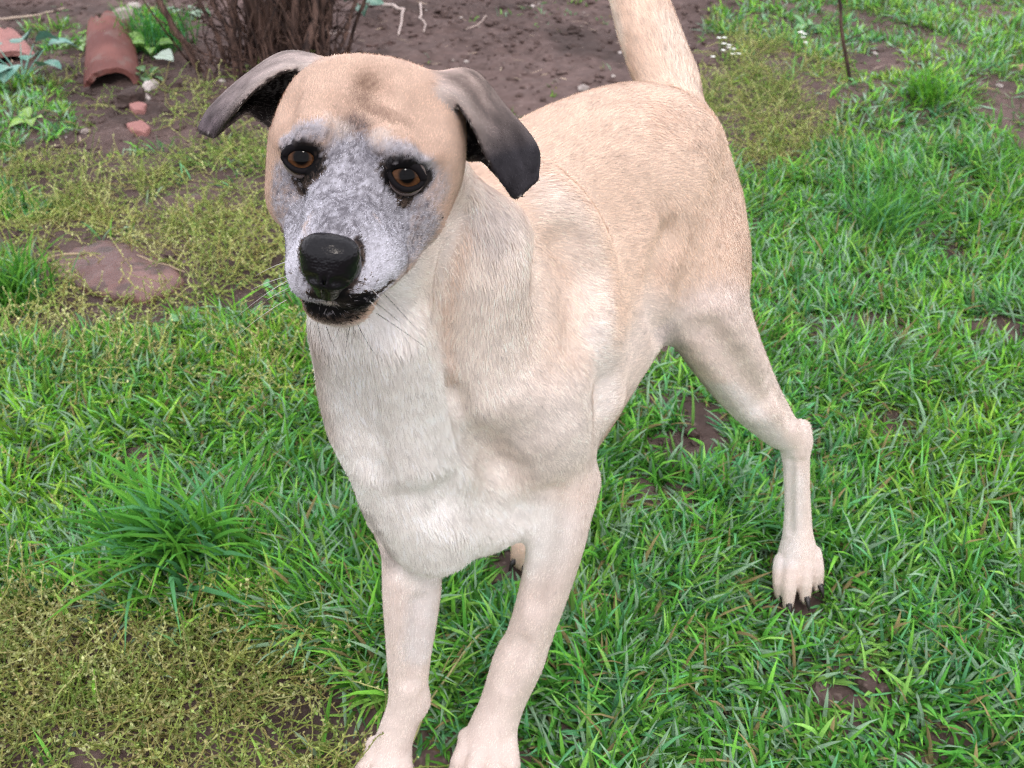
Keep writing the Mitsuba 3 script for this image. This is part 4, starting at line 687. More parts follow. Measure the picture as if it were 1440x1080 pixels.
EARS = [
    ([[(-.1311,.7374,.7163),(-.1543,.7307,.719),(-.173,.7143,.7125),(-.1895,.7048,.6985),(-.2104,.7269,.674)],[(-.1312,.7731,.7102),(-.1664,.7863,.7119),(-.1975,.7816,.696),(-.2203,.7643,.6794),(-.2229,.7369,.6744)],[(-.1475,.7772,.6894),(-.1755,.7947,.6797),(-.1999,.7978,.6753),(-.2144,.7766,.6707),(-.2224,.7357,.6727)],[(-.1621,.7261,.6764),(-.1765,.7389,.6774),(-.1899,.7483,.6824),(-.1989,.7409,.6803),(-.212,.7261,.6727)]], 0.0024, 0.01),
    ([[(-.0536,.6943,.7186),(-.0376,.6901,.7124),(-.0265,.686,.6974),(-.0153,.6775,.6758),(.001,.6745,.6499)],[(-.0596,.7371,.7105),(-.029,.7442,.7122),(-.0061,.7374,.6894),(.0159,.712,.6698),(.0156,.6845,.6576)],[(-.0408,.7497,.6935),(-.0272,.7649,.6802),(-.0157,.7547,.6651),(-.0026,.724,.6554),(.0137,.6844,.6556)],[(-.0398,.7397,.6787),(-.0359,.736,.6641),(-.0306,.7249,.6567),(-.0189,.7048,.6627),(.0029,.6752,.6491)]], 0.0024, 0.01),
]
NOSE = [
    ([(-.1163,.558,.6604,.0078),(-.1124,.5542,.6689,.0103),(-.0978,.5531,.6669,.0103),(-.0959,.5565,.6576,.0078)], 0.006, 1, 1),
    ([(-.1151,.5503,.6586,.006),(-.0987,.5491,.6563,.006)], 0.006, 1, 1),
    ([(-.1056,.5526,.6652,.011),(-.1072,.5486,.6555,.0098),(-.1082,.5527,.6464,.0085)], 0.008, 1, 1),
    ([(-.1142,.5402,.6579,.0026),(-.1174,.5424,.6573,.0028),(-.1205,.5465,.6555,.0012)], 0.003, 1, -1),
    ([(-.1012,.5392,.6561,.0026),(-.098,.5409,.6545,.0028),(-.0949,.5446,.6519,.0012)], 0.003, 1, -1),
    ([(-.1073,.5388,.66,.001),(-.1087,.5433,.6479,.0012),(-.1094,.5474,.6407,.0012)], 0.002, 1, -1),
]
EYES = [[(-.1317,.6389,.6917),(.0723,-.9175,.3911),(.9851,.0042,-.1722),(.1563,.3977,.9041)],[(-.068,.6345,.6816),(.2106,-.9072,.3642),(.965,.1334,-.2259),(.1564,.399,.9035)]]
LIDS = [[(-.1203,.6316,.6949,.0018),(-.1207,.6318,.6963,.0024),(-.1217,.6316,.698,.0024),(-.1233,.6313,.6998,.0024),(-.1255,.631,.7013,.0024),(-.1281,.6308,.7024,.0024),(-.1309,.6306,.7029,.0024),(-.1337,.6304,.7026,.0024),(-.1363,.6302,.7016,.0024),(-.1386,.6302,.7002,.0024),(-.1403,.6303,.6985,.0024),(-.1415,.6304,.6969,.0024),(-.1418,.6301,.6954,.0024),(-.1415,.6292,.6939,.0018),(-.1403,.628,.6925,.0018),(-.1386,.6268,.6911,.0018),(-.1363,.6259,.6898,.0018),(-.1337,.6254,.6888,.0018),(-.1309,.6254,.6883,.0018),(-.1281,.6258,.6886,.0018),(-.1255,.6266,.6895,.0018),(-.1233,.6278,.6907,.0018),(-.1217,.6293,.692,.0018),(-.1206,.6306,.6934,.0018),(-.1203,.6316,.6949,.0018)],[(-.0561,.6273,.6808,.0018),(-.0559,.6276,.6823,.0024),(-.0563,.6274,.6842,.0024),(-.0573,.6271,.6865,.0024),(-.0588,.6269,.6887,.0024),(-.0608,.6267,.6906,.0024),(-.0633,.6265,.6919,.0024),(-.066,.6263,.6926,.0024),(-.0688,.6261,.6926,.0024),(-.0714,.6261,.6921,.0024),(-.0737,.6261,.6911,.0024),(-.0753,.6262,.6899,.0024),(-.0761,.6258,.6887,.0024),(-.0763,.6249,.6872,.0018),(-.0757,.6236,.6855,.0018),(-.0745,.6224,.6836,.0018),(-.0728,.6215,.6816,.0018),(-.0707,.621,.6798,.0018),(-.0682,.621,.6784,.0018),(-.0655,.6214,.6777,.0018),(-.0628,.6222,.6776,.0018),(-.0603,.6234,.678,.0018),(-.0583,.6249,.6787,.0018),(-.0569,.6263,.6796,.0018),(-.0561,.6273,.6808,.0018)]]
HEAD = ((-.1006,.6387,.6863),(.9876,-.0749,-.1378),(.1415,.0458,.9889),(-.0678,-.9961,.0558))
FLOW = [
    ([(-.107,.574,.675),(-.104,.586,.681),(-.103,.612,.68),(-.1,.621,.685),(-.097,.626,.691),(-.094,.63,.699),(-.092,.637,.707),(-.091,.645,.713),(-.091,.664,.716),(-.092,.691,.72),(-.09,.703,.731)], 0.006),
    ([(-.084,.565,.655),(-.08,.576,.659),(-.074,.595,.659),(-.066,.626,.654),(-.055,.634,.661),(-.045,.646,.67),(-.038,.665,.677),(-.035,.682,.685),(-.034,.699,.694)], 0.006),
    ([(-.126,.559,.656),(-.131,.573,.659),(-.143,.618,.648),(-.148,.635,.657),(-.15,.64,.673),(-.15,.643,.686),(-.148,.641,.701),(-.147,.661,.707),(-.146,.681,.715)], 0.006),
    ([(-.121,.598,.677),(-.13,.629,.672),(-.132,.63,.682),(-.134,.636,.694),(-.131,.627,.711),(-.129,.631,.719),(-.129,.648,.721)], 0.006),
    ([(-.08,.614,.665),(-.074,.623,.667),(-.067,.627,.673),(-.065,.634,.684),(-.061,.625,.703),(-.061,.653,.706),(-.06,.674,.712)], 0.006),
    ([(-.075,.574,.648),(-.068,.591,.645),(-.063,.628,.633),(-.054,.638,.635),(-.05,.725,.602),(-.044,.736,.61),(-.038,.74,.624)], 0.009),
    ([(-.112,.553,.638),(-.113,.565,.626),(-.111,.565,.621),(-.108,.565,.618),(-.105,.566,.615)], 0.006),
    ([(-.094,.556,.632),(-.087,.557,.634),(-.085,.589,.618),(-.088,.661,.578),(-.081,.667,.574),(-.075,.673,.565),(-.068,.678,.555)], 0.012),
    ([(-.13,.679,.537),(-.126,.681,.515),(-.122,.687,.486),(-.113,.691,.451),(-.1,.68,.422),(-.089,.684,.38),(-.078,.681,.346),(-.072,.681,.321),(-.068,.684,.298)], 0.019),
    ([(-.238,1.058,.316),(-.157,.705,.502),(-.154,.704,.475),(-.15,.702,.441),(-.146,.706,.402),(-.17,.891,.2)], 0.012),
    ([(-.082,.667,.562),(-.079,.661,.542),(-.076,.661,.517),(-.073,.669,.482),(-.067,.677,.446),(-.06,.682,.413),(-.055,.702,.367),(-.05,.695,.341),(-.046,.689,.313)], 0.021),
    ([(-.063,.685,.551),(-.06,.683,.535),(-.057,.692,.509),(-.056,.734,.456),(-.048,.733,.427),(-.035,.752,.382),(-.019,.758,.345),(-.006,.752,.325),(.007,.756,.296)], 0.019),
    ([(-.032,.749,.614),(-.027,.746,.595),(-.022,.737,.578),(-.018,.733,.559),(-.017,.73,.538),(-.02,.729,.512),(-.023,.729,.486),(-.019,.729,.465),(-.012,.727,.445)], 0.02),
    ([(-.011,.732,.504),(-.007,.734,.479),(0,.733,.455),(.014,.734,.432),(.031,.739,.407),(.044,.742,.389),(.057,.753,.366)], 0.014),
    ([(.006,.799,.585),(.014,.774,.575),(.024,.816,.532),(.037,.815,.51),(.05,.82,.488),(.059,.81,.473),(.069,.804,.461),(.085,.81,.452),(.106,.846,.427)], 0.014),
    ([(.016,.934,.594),(.034,.951,.596),(.053,.967,.599),(.074,.985,.601),(.096,1.006,.602),(.121,1.023,.6),(.149,1.045,.596)], 0.014),
    ([(.012,.861,.59),(.037,.867,.587),(.065,.919,.566),(.093,.936,.562),(.121,.953,.559),(.151,.972,.551),(.183,.995,.541)], 0.014),
    ([(.024,.829,.552),(.05,.844,.541),(.075,.853,.533),(.104,.91,.505),(.129,.927,.497)], 0.014),
    ([(.082,.824,.478),(.092,.833,.469),(.105,.854,.453),(.122,.887,.433),(.14,.917,.417)], 0.014),
    ([(.085,.817,.399),(.096,.825,.401),(.108,.845,.396),(.121,.875,.392),(.133,.892,.399)], 0.014),
    ([(.145,1.008,.587),(.166,1.005,.571),(.187,1.008,.551),(.205,1.016,.523),(.22,1.02,.492),(.23,1.001,.466),(.238,.981,.438)], 0.015),
    ([(.152,.954,.507),(.162,.952,.476),(.171,.947,.448),(.178,.945,.425),(.188,.941,.402),(.21,.947,.365),(.236,.957,.323),(.266,.973,.279),(.293,.977,.242)], 0.012),
    ([(.227,1.001,.469),(.231,.975,.441),(.238,.96,.408),(.251,.962,.372),(.268,.97,.333),(.291,.992,.283),(.31,1,.246),(.328,1.009,.222),(.345,1.017,.203)], 0.012),
    ([(.159,.931,.392),(.179,.955,.35),(.199,.959,.321),(.223,.96,.298),(.252,.967,.269)], 0.012),
    ([(.325,.994,.199),(.335,1.003,.161),(.339,.994,.136),(.343,.983,.106),(.345,.971,.077),(.342,.954,.057),(.337,.932,.044)], 0.006),
    ([(.349,1.009,.188),(.354,1.001,.152),(.359,.991,.116),(.365,.98,.08),(.367,.957,.055)], 0.006),
    ([(.052,.757,.321),(.046,.751,.292),(.04,.745,.262),(.032,.74,.23),(.024,.735,.197),(.015,.725,.168),(.006,.72,.135),(-.003,.713,.111),(-.011,.704,.09),(-.019,.693,.066),(-.028,.677,.048)], 0.008),
    ([(.069,.765,.315),(.065,.754,.29),(.06,.744,.263),(.051,.736,.23),(.041,.73,.193),(.033,.726,.153),(.025,.717,.116)], 0.009),
    ([(.017,.751,.248),(.014,.746,.225),(.01,.741,.2),(.003,.738,.172),(-.007,.731,.143),(-.018,.718,.112),(-.029,.707,.075)], 0.0085),
    ([(-.112,.728,.26),(-.109,.717,.244),(-.108,.711,.222),(-.108,.707,.194),(-.109,.704,.162),(-.111,.701,.129),(-.114,.696,.1),(-.122,.69,.075),(-.131,.681,.054)], 0.0085),
    ([(-.076,.718,.234),(-.079,.714,.214),(-.082,.711,.193),(-.086,.709,.172),(-.09,.707,.149),(-.094,.701,.121),(-.098,.692,.094),(-.106,.686,.069),(-.113,.675,.05)], 0.0085),
    ([(.173,1.142,.579),(.165,1.163,.592),(.156,1.183,.605),(.149,1.202,.617),(.143,1.219,.63)], 0.024),
    ([(.192,1.137,.573),(.184,1.162,.591),(.176,1.187,.608),(.169,1.207,.622),(.163,1.225,.636)], 0.024),
    ([(.136,1.188,.568),(.132,1.199,.587),(.128,1.215,.604),(.124,1.23,.618),(.119,1.243,.631)], 0.024),
]
PAINT = [
    ([(.0623,.76,.3188),(.0511,.7484,.2906),(.0402,.7426,.2553),(.0285,.7377,.212),(.0172,.7261,.1776),(.0093,.7257,.1468),(.0014,.7172,.1269),(-.0105,.7064,.0974),(-.0214,.695,.0686),(-.0259,.6819,.0534),(-.0283,.6675,.0436)], 0.055, 0.03, (.81,.7,.64), 0.85),
    ([(-.0935,.7078,.2704),(-.0958,.7116,.2307),(-.0976,.7088,.196),(-.0995,.7069,.159),(-.103,.7017,.1243),(-.1114,.6919,.0913),(-.1203,.6819,.0634),(-.1244,.6736,.0503),(-.1268,.6643,.0447)], 0.05, 0.03, (.81,.7,.64), 0.9),
    ([(-.0799,.716,.2262),(-.0825,.7133,.2099),(-.0851,.7112,.1935),(-.0871,.7096,.1778),(-.0891,.7082,.1624)], 0.01, 0.014, (.8,.77,.77), 0.5),
    ([(.2076,.9468,.365),(.231,.9543,.3286),(.2583,.969,.287),(.29,.9773,.2528),(.3213,.9923,.2111),(.3376,1.0013,.1636),(.3414,.9897,.128),(.3445,.9772,.0925),(.3445,.9604,.0633),(.3414,.9388,.0472),(.3394,.9221,.0298)], 0.05, 0.035, (.81,.7,.64), 0.8),
    ([(.2255,.9625,.2914),(.25,.9696,.2626),(.2754,.9802,.2302),(.3028,.9981,.1912),(.3269,1.0168,.15),(.3304,1.0024,.1362),(.3325,.9966,.1111),(.3335,.9862,.0768),(.3299,.9631,.049)], 0.014, 0.014, (.8,.76,.73), 0.7),
    ([(-.1149,.6701,.5421),(-.1156,.6766,.5166),(-.1155,.6841,.4886),(-.1119,.6889,.4586),(-.1061,.6873,.4311),(-.1009,.6821,.406),(-.095,.685,.3734),(-.0822,.6809,.3455),(-.0676,.6821,.312)], 0.05, 0.05, (.86,.825,.78), 1),
    ([(-.0823,.6656,.5569),(-.0767,.6596,.533),(-.0723,.666,.5008),(-.0681,.6739,.4684),(-.0624,.6806,.4362),(-.054,.6934,.3956),(-.0432,.7117,.351),(-.0291,.7264,.3163),(-.013,.7347,.2892)], 0.045, 0.045, (.86,.825,.78), 0.95),
    ([(-.0262,.7475,.5969),(-.019,.7409,.5821),(-.011,.7373,.5656),(-.0004,.7384,.5475),(.0116,.7537,.5182),(.0246,.7642,.4827),(.0362,.7562,.4544),(.0433,.7473,.4276),(.0495,.7451,.3952)], 0.05, 0.06, (.83,.69,.58), 0.9),
    ([(-.0164,.7393,.5769),(-.0155,.7327,.5561),(-.0168,.7297,.532),(-.0267,.7286,.5032),(-.0348,.7278,.4731),(-.0303,.7272,.4425),(-.0183,.7389,.4074),(.0015,.7409,.3921),(.0247,.7376,.3854)], 0.025, 0.06, (.86,.825,.78), 0.5),
    ([(.0246,.7373,.3934),(.0435,.7419,.3961),(.0626,.7574,.3939),(.0833,.8073,.3756),(.1,.8253,.3853),(.1191,.8709,.3788),(.1351,.8947,.3889)], 0.03, 0.05, (.78,.7,.64), 0.7),
    ([(.0272,.8415,.5757),(.0412,.8392,.5609),(.0545,.8442,.5411),(.0644,.844,.5192),(.0717,.8418,.4969),(.0748,.8272,.4832),(.0765,.8117,.4706)], 0.005, 0.024, (.86,.765,.68), 0.65),
    ([(.0728,.8048,.4602),(.0785,.8039,.4422),(.0844,.8142,.4165),(.0861,.8162,.3955),(.0859,.8107,.3793)], 0.004, 0.018, (.82,.76,.71), 0.7),
    ([(-.0353,.7428,.5932),(-.041,.7347,.5761),(-.0462,.7308,.5567),(-.0501,.7306,.5347),(-.0522,.7313,.5115),(-.0512,.7303,.4886),(-.0493,.7325,.463)], 0.002, 0.008, (.64,.47,.36), 0.4),
    ([(-.1523,.6898,.5238),(-.1554,.7051,.4879),(-.1549,.7069,.4594),(-.1523,.7076,.4304)], 0.004, 0.02, (.52,.43,.37), 0.7),
    ([(-.1699,.8913,.1998),(-.1269,.7057,.3404),(-.1189,.7007,.328),(-.1144,.7045,.3043),(-.1135,.7281,.26)], 0.004, 0.012, (.42,.37,.33), 0.6),
    ([(.182,1.2052,.6143),(.1873,1.181,.5993),(.1926,1.1589,.5851),(.1983,1.1436,.572),(.2027,1.122,.5622)], 0.012, 0.02, (.78,.66,.55), 0.7),
    ([(.1155,1.252,.6253),(.1205,1.2363,.6094),(.1252,1.2212,.5939),(.1295,1.2123,.5782),(.1583,1.4261,.4914)], 0.004, 0.012, (.8,.7,.6), 0.7),
    ([(.1551,.9276,.3896),(.1731,.9594,.3506),(.1896,.9753,.3202),(.2059,.98,.2961),(.2278,1.0048,.2575)], 0.006, 0.014, (.5,.43,.4), 0.7),
    ([(-.0962,.6912,.7216),(-.0965,.6787,.7209),(-.0964,.668,.72),(-.0954,.6632,.7183),(-.0939,.6592,.7166)], 0.002, 0.012, (.22,.145,.105), 0.75),
    ([(-.104,.6575,.7227),(-.1015,.6481,.7169)], 0.001, 0.005, (.3,.2,.15), 0.5),
    ([(-.0866,.6573,.7145),(-.0811,.6522,.7144),(-.0758,.6479,.7142),(-.0709,.6473,.713),(-.0664,.6507,.7104)], 0.0008, 0.007, (.3,.2,.15), 0.5),
    ([(-.1106,.6519,.7201),(-.1083,.6475,.717),(-.1065,.6434,.714),(-.1056,.6394,.7113),(-.1052,.6367,.7082)], 0.001, 0.004, (.34,.24,.19), 0.5),
    ([(-.0976,.6409,.7103),(-.0983,.6368,.706),(-.0986,.633,.7018),(-.0982,.6302,.6975),(-.0974,.6277,.6932)], 0.004, 0.011, (.14,.105,.095), 0.9),
    ([(-.0855,.6552,.7143),(-.0782,.6502,.7147)], 0.002, 0.005, (.3,.2,.15), 0.6),
    ([(-.1437,.6357,.7031),(-.1373,.632,.7076),(-.1306,.6273,.7123),(-.124,.6253,.7152),(-.1176,.625,.7171)], 0.002, 0.005, (.55,.54,.58), 0.7),
    ([(-.0737,.6202,.7064),(-.0684,.6209,.7047),(-.0633,.6227,.7022),(-.0584,.627,.6972),(-.0544,.632,.6914),(-.0529,.6392,.6851),(-.0518,.6413,.6809)], 0.002, 0.005, (.55,.54,.58), 0.7),
    ([(-.1097,.6341,.7128),(-.1076,.6345,.707),(-.1059,.6311,.7025),(-.1075,.6277,.6981),(-.1102,.6246,.6935)], 0.005, 0.008, (.62,.55,.5), 0.6),
    ([(-.0824,.6229,.7103),(-.0849,.6217,.7062),(-.0876,.6241,.7007),(-.0889,.626,.6953),(-.0893,.625,.691)], 0.005, 0.008, (.62,.55,.5), 0.6),
    ([(-.1382,.6279,.6931),(-.1364,.6246,.6896),(-.1374,.634,.6811),(-.1363,.6346,.677),(-.1352,.6346,.6741),(-.1347,.6344,.6729),(-.1344,.6343,.6723)], 0.003, 0.006, (.006,.006,.007), 0.85),
    ([(-.1227,.626,.7022),(-.1209,.6258,.7008),(-.1195,.6255,.6987),(-.1194,.6246,.6952),(-.1202,.6225,.6916),(-.1231,.6209,.6878),(-.1266,.6215,.6836),(-.1293,.6259,.6792),(-.1319,.6316,.6749)], 0.003, 0.007, (.006,.006,.007), 0.9),
    ([(-.1393,.6286,.6998),(-.1354,.6279,.7028),(-.1313,.6269,.7051),(-.1269,.6261,.7049),(-.1225,.6255,.7038)], 0.001, 0.003, (.006,.006,.007), 0.9),
    ([(-.0795,.6235,.6902),(-.0781,.6238,.6869),(-.0765,.6249,.6831),(-.0742,.6258,.6788),(-.0717,.6254,.6752),(-.0698,.6254,.672),(-.0685,.6259,.6691),(-.0684,.6261,.6674),(-.0687,.626,.6662)], 0.003, 0.007, (.006,.006,.007), 0.88),
    ([(-.0737,.6216,.6947),(-.0692,.6212,.6958),(-.0649,.622,.6955),(-.0607,.6251,.6918),(-.0577,.6364,.6839),(-.0549,.6391,.6804),(-.0537,.64,.6776),(-.0556,.6378,.6751),(-.0589,.6337,.6735),(-.0626,.6303,.6729),(-.0666,.6275,.6723)], 0.0028, 0.004, (.006,.006,.007), 0.97),
    ([(-.0778,.621,.6987),(-.0716,.6205,.6989)], 0.002, 0.006, (.06,.06,.065), 0.7),
    ([(-.1113,.5737,.6744),(-.109,.5765,.6765),(-.1061,.5782,.6778),(-.1016,.5766,.6769),(-.0967,.575,.6747)], 0.008, 0.01, (.12,.1,.1), 0.85),
    ([(-.1248,.5732,.6654),(-.1249,.5676,.6623),(-.1244,.5617,.6595),(-.1224,.5561,.6563),(-.1199,.5527,.6525),(-.1167,.5508,.6499),(-.1133,.5498,.6475)], 0.002, 0.003, (.006,.006,.007), 0.9),
    ([(-.0904,.57,.667),(-.0894,.5663,.663),(-.0889,.5624,.6591),(-.0898,.5577,.6559),(-.0917,.5539,.6528),(-.0946,.5514,.6502),(-.0979,.5499,.6475)], 0.002, 0.003, (.006,.006,.007), 0.9),
    ([(-.1127,.5501,.6454),(-.1098,.5501,.6437),(-.1068,.5502,.6425),(-.1035,.5497,.6434),(-.1002,.5497,.6447)], 0.004, 0.004, (.006,.006,.007), 0.97),
    ([(-.1188,.5536,.6402),(-.1125,.5526,.6392),(-.1061,.5518,.6388),(-.0988,.5512,.6398),(-.0929,.5542,.6393),(-.0895,.5562,.6387),(-.087,.5579,.6382)], 0.003, 0.003, (.006,.006,.007), 0.97),
    ([(-.1253,.5691,.6265),(-.123,.5682,.6236),(-.1199,.567,.6212),(-.1148,.5659,.6197),(-.1089,.5652,.6192),(-.1024,.565,.6209),(-.0964,.5655,.6231),(-.0912,.558,.6298),(-.0878,.5575,.6326)], 0.005, 0.005, (.006,.006,.007), 0.95),
    ([(-.1225,.5672,.6261),(-.1154,.5654,.6255),(-.1082,.5643,.6252),(-.0991,.5559,.6312),(-.0914,.5554,.6333)], 0.005, 0.004, (.006,.006,.007), 0.97),
    ([(-.0852,.5588,.6358),(-.0824,.563,.6358),(-.0799,.5686,.6352),(-.0775,.5738,.6352),(-.0752,.5789,.6355)], 0.0013, 0.0016, (.006,.006,.007), 0.95),
    ([(-.0475,.6408,.6499),(-.0472,.6416,.6474)], 0.0008, 0.0012, (.035,.03,.032), 0.8),
    ([(-.1315,.7244,.7268)], 0.006, 0.02, (.7,.55,.45), 0.8),
    ([(-.132,.5643,.6521),(-.1313,.5632,.6521)], 0.0009, 0.001, (.035,.03,.032), 0.8),
    ([(-.1297,.5595,.6498),(-.1292,.5589,.6497)], 0.0009, 0.001, (.035,.03,.032), 0.8),
    ([(-.1267,.5566,.6495),(-.1263,.5562,.6492)], 0.0009, 0.001, (.035,.03,.032), 0.8),
    ([(-.1325,.5635,.6501),(-.1319,.5625,.6501)], 0.0009, 0.001, (.035,.03,.032), 0.8),
    ([(-.0919,.5526,.6488),(-.0915,.5528,.6482)], 0.0009, 0.001, (.035,.03,.032), 0.8),
    ([(-.088,.5557,.6495),(-.0877,.5558,.649)], 0.0009, 0.001, (.035,.03,.032), 0.8),
    ([(-.0843,.56,.6496),(-.0839,.5601,.649)], 0.0009, 0.001, (.035,.03,.032), 0.8),
    ([(-.0889,.5543,.6469),(-.0885,.5544,.6464)], 0.0009, 0.001, (.035,.03,.032), 0.8),
    ([(-.0808,.563,.6446),(-.0804,.5634,.6439)], 0.0009, 0.001, (.035,.03,.032), 0.8),
    ([(-.0859,.5565,.6457),(-.0855,.5567,.6452)], 0.0009, 0.001, (.035,.03,.032), 0.8),
    ([(-.0933,.5517,.6455),(-.093,.5518,.645)], 0.0009, 0.001, (.035,.03,.032), 0.8),
]
GRIZZLE = [
    ([(-.1406,.6322,.7016),(-.1345,.6287,.7063),(-.1285,.6261,.71),(-.1223,.6243,.7116),(-.1161,.6236,.7123)], 0.003, 0.006, 0.55),
    ([(-.076,.6197,.7038),(-.0695,.6203,.7026),(-.0634,.6224,.7),(-.0581,.6278,.6936),(-.0534,.6395,.6836)], 0.003, 0.006, 0.55),
    ([(-.0974,.6277,.6932),(-.0995,.623,.6872)], 0.01, 0.012, 0.75),
    ([(-.0982,.6238,.6882),(-.0999,.6202,.6843),(-.1013,.6153,.681),(-.1018,.6051,.68),(-.1014,.5897,.6817),(-.1022,.5835,.6805),(-.1033,.5795,.6786)], 0.017, 0.012, 0.92),
    ([(-.1227,.61,.6787),(-.1262,.6078,.674),(-.1311,.6122,.6657),(-.1363,.6176,.6549),(-.1374,.6059,.6516),(-.1373,.5918,.65),(-.1342,.5704,.6527),(-.1321,.5625,.6495),(-.1302,.559,.6444)], 0.016, 0.01, 0.97),
    ([(-.0848,.5748,.6646),(-.0833,.571,.6593),(-.0826,.567,.6544),(-.084,.5617,.6511),(-.0862,.5569,.6479)], 0.016, 0.01, 0.98),
    ([(-.0803,.6144,.6647),(-.0753,.6146,.6576),(-.0714,.607,.6536),(-.072,.5879,.6536),(-.0752,.5756,.65)], 0.014, 0.012, 0.95),
    ([(-.0661,.6276,.6585),(-.062,.6291,.6532),(-.0599,.6299,.6475),(-.0637,.6275,.6413),(-.0671,.6036,.6453)], 0.01, 0.012, 0.8),
    ([(-.1453,.6382,.6783),(-.147,.6378,.6684),(-.148,.636,.6597),(-.148,.6332,.6531),(-.1472,.6288,.648)], 0.006, 0.008, 0.75),
    ([(-.0548,.6354,.6674),(-.0483,.6423,.6692)], 0.006, 0.012, 0.5),
]
CLAWS = [[(.3267,.9343,.0104),(.0597,-.3454,-.9365)],[(.3337,.9204,.0076),(-.0118,-.394,-.9191)],[(.3551,.9273,.0126),(.0595,-.3652,-.929)],[(.3729,.944,.0176),(.1315,-.3178,-.939)],[(-.0577,.6744,.0149),(-.3303,-.3294,-.8845)],[(-.0426,.6541,.0134),(-.1928,-.3949,-.8983)],[(-.0199,.652,.0139),(-.0663,-.4013,-.9136)],[(0,.6662,.017),(.09,-.378,-.9214)],[(-.1561,.667,.0182),(-.5064,-.2823,-.8148)],[(-.1427,.6488,.0163),(-.3612,-.3524,-.8633)],[(-.1215,.6476,.0145),(-.165,-.3728,-.9131)],[(-.1074,.6642,.014),(.063,-.3376,-.9392)],[(.0063,.9937,.0107),(-.1368,-.1616,-.9773)],[(.0179,.986,.0083),(-.0773,-.2128,-.974)],[(.0305,.9884,.0084),(.0091,-.1813,-.9834)]]

HO, HR, HU, HF = (np.array(a) for a in HEAD)
chains = [(spline(np.array(q), n), k, sg) for q, k, n, sg in CHAINS]
ear_pts = [net_points(np.array(N)) for N, r_, k_ in EARS]
sheets = [(cKDTree(e.reshape(-1, 3)), r_, k_) for e, (N, r_, k_) in zip(ear_pts, EARS)]
allp = np.vstack([q[:, :3] for q, _, _ in chains])
bv, bf = surface_net(lambda p: sdf(p, chains, sheets), allp.min(0) - 0.14, allp.max(0) + 0.14, 0.0024)
bm = trimesh.Trimesh(bv, bf, process=False)
bf = bf[bm.area_faces > 1e-12]
def vnormals(v, f):
    n = np.zeros_like(v); fn = np.cross(v[f[:, 1]] - v[f[:, 0]], v[f[:, 2]] - v[f[:, 0]])
    for k in range(3): np.add.at(n, f[:, k], fn)
    return unit(n)
# relax the net a little
import scipy.sparse as sp
def relax(v, f, it=3, lam=0.5, mu=-0.53):
    e = np.vstack([f[:, [0, 1]], f[:, [1, 2]], f[:, [2, 0]]]); A = sp.coo_matrix((np.ones(len(e) * 2), (np.r_[e[:, 0], e[:, 1]], np.r_[e[:, 1], e[:, 0]])), shape=(len(v),) * 2).tocsr(); A.data[:] = 1
    dg = np.maximum(np.asarray(A.sum(1)).ravel(), 1)[:, None]
    for _ in range(it):
        for w in (lam, mu): v = v + w * (A @ v / dg - v)
    return v
bv = relax(bv, bf); bn = vnormals(bv, bf)

# ---- coat colour by place on the body
TAN = np.array([0.80, 0.61, 0.475])
def poly_dist(p, q):
    t, _ = cKDTree(resample(q, 0.003)).query(p, distance_upper_bound=0.16); return np.where(np.isfinite(t), t, 9.0)
def resample(q, h):
    q = np.asarray(q, float); out = []
    for a, b in zip(q[:-1], q[1:]):
        n = max(1, int(np.linalg.norm(b - a) / h)); out.append(a + (b - a) * (np.arange(n) / n)[:, None])
    return np.vstack(out + [q[-1:]])
paint_trees = [(cKDTree(resample(q, 0.002)), r_, s_, np.array(c_), a_) for q, r_, s_, c_, a_ in PAINT]
griz_trees = [(cKDTree(resample(q, 0.003)), r_, s_, a_) for q, r_, s_, a_ in GRIZZLE]
def soft(tree, p, r_, s_):
    d = tree.query(p, distance_upper_bound=r_ + s_ + 1e-6)[0]; x = np.clip((r_ + s_ - d) / s_, 0, 1); return x * x * (3 - 2 * x)
ear_tree = [cKDTree(e.reshape(-1, 3)) for e in ear_pts]
def ear_info(p):
    """for points on an ear: weight, place along the flap 0..1, 1 on the outer face, index of the ear"""
    w = np.zeros(len(p)); s = np.zeros(len(p)); which = np.full(len(p), -1); nn = np.zeros((len(p), 3)); al = np.zeros((len(p), 3)); rim = np.zeros(len(p))
    for k, (e, tr) in enumerate(zip(ear_pts, ear_tree)):
        d, i = tr.query(p, distance_upper_bound=0.008); m = np.isfinite(d); a, b = np.unravel_index(np.where(m, i, 0), e.shape[:2])
        ds = np.gradient(e, axis=0); dt = np.gradient(e, axis=1); N = unit(np.cross(ds, dt)); D_ = unit(ds)
        w[m] = 1; s[m] = a[m] / (e.shape[0] - 1); which[m] = k; nn[m] = N[a, b][m]; al[m] = D_[a, b][m]; rim[m] = b[m] / (e.shape[1] - 1)
    return w, s, which, nn, al, rim
